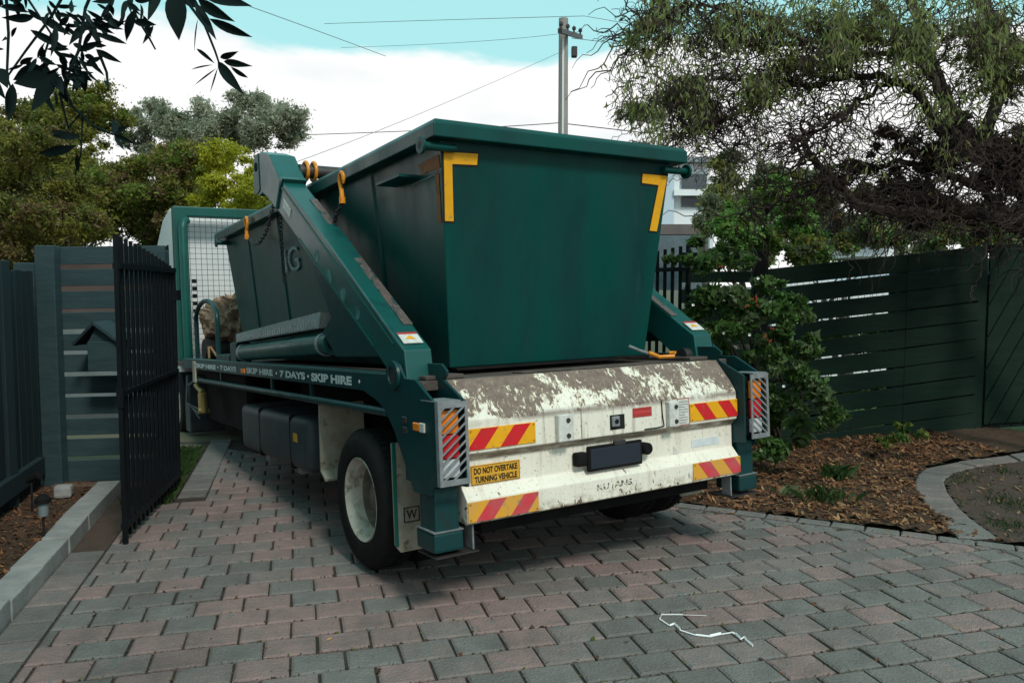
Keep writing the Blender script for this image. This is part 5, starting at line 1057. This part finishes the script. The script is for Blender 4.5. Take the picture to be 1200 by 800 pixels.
LV = [(205, -12, 210, 48, 26), (190, -25, 172, 22, 14), (238, -5, 296, 8, 16), (232, 0, 278, 26, 15), (245, 22, 296, 43, 12), (228, 2, 254, 44, 12), (225, -10, 280, -8, 18), (215, -5, 235, 10, 14), (255, 72, 287, 112, 14), (262, 72, 298, 78, 9), (258, 68, 280, 60, 8), (270, 78, 290, 90, 6), (252, 75, 233, 60, 5), (250, 76, 226, 82, 2), (254, 80, 228, 100, 2), (255, 80, 246, 108, 2), (232, 22, 228, 62, 1.6),
 (168, 18, 178, 45, 8), (160, 10, 150, 48, 12), (155, 25, 185, 30, 10), (180, 30, 166, 52, 6), (48, 20, 84, 42, 11), (35, 35, 82, 58, 10), (100, 30, 80, 55, 10), (60, 90, 15, 98, 22), (50, 80, 15, 95, 20), (65, 85, 35, 130, 20), (60, 88, 75, 112, 12), (95, 85, 100, 108, 10), (90, 60, 118, 48, 9), (112, 58, 144, 74, 8), (105, 70, 117, 84, 6), (112, 40, 148, 52, 8), (120, 18, 152, 30, 8), (15, 98, 10, 142, 13), (0, 80, 10, 105, 16), (-6, 95, 8, 118, 10), (40, 20, 0, 20, 11), (35, 15, 5, 10, 8), (65, 30, 58, 68, 8), (50, 55, 48, 75, 9), (60, 155, 90, 160, 10), (88, 172, 44, 180, 12), (95, 160, 60, 158, 10), (90, 170, 50, 184, 8), (133, 158, 140, 137, 6), (133, 158, 152, 146, 6), (133, 158, 155, 168, 6), (134, 160, 146, 175, 6), (132, 157, 130, 140, 5), (146, 172, 157, 182, 4), (125, 95, 130, 110, 5), (90, 180, 92, 202, 6), (20, 32, 14, 44, 5), (8, 45, 0, 50, 4), (5, 58, -2, 58, 3), (28, 75, 8, 82, 4)]
for l_ in LV: leaf(*l_, d=random.uniform(1.55, 1.8))
for _ in range(130):
    x, y = random.choice([(30, 5), (60, 10), (85, 20), (100, 40), (70, 60), (90, 75), (45, 70), (110, 25), (130, 10), (60, 95), (10, -5), (150, -5), (80, 90)]); x += random.gauss(0, 10); y += random.gauss(0, 9); a = random.gauss(.9, .9); L_ = random.uniform(14, 30)
    leaf(x, y, x+L_*math.cos(a), y+L_*math.sin(a), random.uniform(4, 8), d=random.uniform(1.6, 1.9))

stt = thing('shade_tree', 'leafy garden tree standing left of the driveway whose crown hangs over it', 'tree', M=Matrix.Translation((-4.2, -.8, 0))); mb = MB()
mb.tube([(0, 0, -.1), (.1, .1, 1.5), (.3, .2, 3.0), (.6, .3, 4.2)], [.16, .13, .10, .05], 10); mb.build('trunk', mt['gbark'], stt, smooth=True)
leafcloud('crown', sub([(Vector(c), (r, r, r*.6), r*r) for c, r in [((1.1, 1.0, 4.0), 1.1), ((-.2, 2.6, 5.0), 1.2), ((1.9, -.4, 4.1), 1.1), ((-1, 4.2, 5.9), 1.2), ((.8, 3.2, 5.0), 1.1), ((0, 0, 4.6), 1.3), ((2.3, 1.6, 4.4), .8), ((1.5, 2.4, 4.7), .9), ((.2, 1.4, 4.2), 1.0)]], 7, .5), 26000, .11, [mt['lH']], stt, .3)
tree('unseen_blocker_tree', 'unseen bushy tree left of the paling fence added to darken the left side of the lorry', Vector((-7.6, 1.6, 0)), 4, 2, ['lA2', 'lA'], 26000, .16, sub([(Vector(c), (r, r, r), r*r) for c, r in [((-7.4, 1.0, 2.6), 1.9), ((-7.6, 3.4, 2.8), 1.9), ((-7.2, -1.4, 3.0), 2.0), ((-8.2, 1.5, 4.8), 1.8), ((-7.0, 1.0, 1.0), 1.6), ((-7.4, 3.6, 1.0), 1.6), ((-7.4, -3.4, 2.6), 2.0)]], 8, .5))  # tree out of view, added to dim side light on the lorry
tree('unseen_blocker_tree', 'unseen bushy tree beyond the lawn added to cut sky light from the right', Vector((9.8, 2.5, 0)), 4, 2, ['lA2', 'lA'], 22000, .17, sub([(Vector(c), (r, r, r), r*r) for c, r in [((9.6, 2.0, 2.4), 2.0), ((10, 4.6, 2.8), 1.9), ((9.5, -1, 2.6), 2.0), ((10, 1.5, 4.8), 1.8), ((9.8, -3.6, 2.6), 2.0), ((9.6, 3, 1), 1.7)]], 8, .5))  # second unseen tree, put there to block sky light from the right
# ================================================================ POLE, WIRES, HOUSES
pl_ = thing('power_pole', 'weathered timber power pole with crossarm behind the skip', 'power pole', M=Matrix.Translation(gbase(659, 24, -.3))); pb = pl_.matrix_world.translation.copy()
ztop = (W(659, 29, 24)).z+.3
MB().tube([(0, 0, -.5), (0, 0, ztop*.5), (0, 0, ztop)], [.17, .15, .135], 14).build('pole_shaft', mt['pole'], pl_, smooth=True)
MB().box((-.045, -.165, 0), (.015, -.14, ztop-.6)).build('cable_conduit', M_('pale_conduit', (.62, .62, .62), rough=.5), pl_)
ca0, ca1 = W(654, 56, 23.4)-pb, W(685, 30, 25.2)-pb; ca0 = Vector((-.18, -1.3, ztop-.75)); ca1 = Vector((.62, 1.3, ztop-.05)); ca1.z = ca0.z+.62
mb = MB(); mb.tube([ca0, ca1], .085, 4); mb.build('crossarm', mt['dsteel'], pl_)
for t in (.05, .35, .65, .97):
    c = ca0.lerp(ca1, t); MB().lathe([(0, .03), (.08, .03), (.10, .06), (.16, .06), (.2, .02), (.2, 0)], 10, Matrix.Translation(c+Vector((0, 0, .06))), ax=2).build('insulator', mt['dsteel'], pl_)
MB().box((.25, .1, ztop-1.05), (.42, .3, ztop-.75)).build('junction_box', mt['dsteel'], pl_, bevel=.02)
def wire(label, pts, d0, d1, r=.012, sag=.25, mat='dsteel'):
    P_ = []; n = 16; a, b = W(*pts[0], d0), W(*pts[-1], d1)
    if len(pts) == 3:
        m_ = W(*pts[1], (d0+d1)/2)
        for i in range(n+1): t = i/n; P_.append(a*(1-t)**2+(m_*2-(a+b)*.5)*2*t*(1-t)+b*t*t)
    else: P_ = [a.lerp(b, i/n) for i in range(n+1)]
    MB().tube(P_, r, 5, caps=False).build('overhead_wire', mt[mat], None, label=label, cat='wire')
wire('overhead wire slanting down from the pole to the lifting arm side', [(655, 62), (500, 130), (330, 196)], 24, 14, .006, mat='steel')
wire('overhead wire dropping from the top left edge into the cloud', [(220, -18), (360, 32), (452, 66)], 14, 22, .008, mat='steel')
wire('low horizontal overhead wire running left from the pole', [(656, 144), (470, 154), (200, 163)], 24, 30, .013)
wire('low overhead wire running right from the pole into the willow', [(662, 145), (740, 154), (880, 170)], 24, 22, .014)
wire('high overhead wire running left from the crossarm tip', [(684, 19), (540, 23), (380, 28)], 25, 30, .010, mat='steel')
wire('high overhead wire running right from the crossarm tip', [(684, 19), (730, 27), (800, 40)], 25, 20, .010, mat='steel')
wire('overhead wire crossing behind the willow below the crossarm', [(670, 45), (740, 52), (800, 55)], 24, 22, .010, mat='steel')
wire('faint overhead wire running left below the crossarm', [(655, 40), (540, 50), (400, 56)], 24, 30, .007, mat='steel')
# white modern house
hs = thing('white_house', 'white flat roofed modern house with dark windows behind the skip', 'house')
def hb_(px0, py0, px1, py1, d, dep, name, mat, parent, bev=0):
    a = W(px0, py1, d); c = W(px1, py0, d); ay = d+.3; MB().box((a.x, ay, a.z), (c.x, ay+dep, c.z)).build(name, mat, parent, bevel=bev)
hb_(740, 190, 832, 330, 30, 6, 'wall', mt['housew'], hs)
hb_(725, 184, 836, 190, 29.6, 7, 'roof', M_('grey_roof', (.25, .27, .29), rough=.7), hs)
hb_(799, 204, 828, 221, 29.9, .06, 'window', mt['housed'], hs); hb_(799, 230, 830, 242, 29.9, .06, 'window', mt['housed'], hs); hb_(781, 206, 785, 222, 29.9, .06, 'window', mt['housed'], hs)
hb_(760, 205, 790, 330, 29.7, .2, 'side_wing', mt['housew2'], hs)
hb_(790, 222, 832, 229, 29.6, .3, 'balcony_band', mt['housew'], hs)
pg = thing('pergola', 'brown grey timber pergola with white post in front of the white house', 'pergola')
hb_(768, 262, 834, 274, 17, .3, 'beam', mt['pergola'], pg); hb_(829, 262, 836, 340, 16.9, .25, 'corner_post', mt['pergola'], pg); hb_(834.5, 258, 839, 340, 16.6, .12, 'white_post', mt['housew'], pg); hb_(760, 275, 829, 340, 18, .1, 'infill_panel', M_('blue_grey_panel', (.13, .17, .19), (.10, .13, .15), rough=.7), pg)
# neighbour with ribbed white garage door seen through the fence
gh = thing('neighbour_garage', 'white ribbed garage front glimpsed through the gaps of the green fence', 'garage')
a = W(905, 470, 17); 
for k in range(34):
    x = a.x+k*.13; MB().box((x, 17, -.3), (x+.115, 17.05, 1.75)).build('door_rib', mt['housew'], gh)
MB().box((a.x-.2, 17.051, -.3), (a.x+7, 17.4, 1.9)).build('garage_wall', mt['housew2'], gh)
h3 = thing('far_house', 'pale house with white gutter and round dish behind the green fence', 'house')
hb_(1008, 285, 1052, 300, 20, 2, 'wall', mt['housew'], h3); hb_(1003, 281, 1049, 286, 19.8, 2.4, 'gutter', mt['housew'], h3); hb_(1031, 255, 1033, 283, 19.6, .06, 'mast', mt['steel'], h3); hb_(1010, 256, 1055, 257.5, 19.6, .06, 'mast_arm', mt['steel'], h3)
c = W(1043, 270, 19.5); MB().lathe([(-.03, 0), (0, .12), (.03, .2), (.05, .235), (.06, .225)], 24, Matrix.Translation(c) @ Matrix.Scale(1.0, 4), ax=1).build('dish', mt['steel'], h3, smooth=True)
MB().tube([c+Vector((-.2, .1, -.27)), c+Vector((.2, .1, -.27))], .04, 6).build('dish_bracket', mt['redlab'], h3)
tree('hedge_tree', 'distant dark hedge seen behind the white house', gbase(930, 32), 3.5, 1.2, ['lA2', 'lC2'], 50000, .18, sub(clumpset([(700, 300, 30), (760, 290, 30), (850, 240, 30), (930, 245, 40), (880, 215, 22), (960, 215, 26), (1000, 270, 40), (1080, 265, 40), (1160, 265, 40), (1230, 265, 40)], 32, 1)))
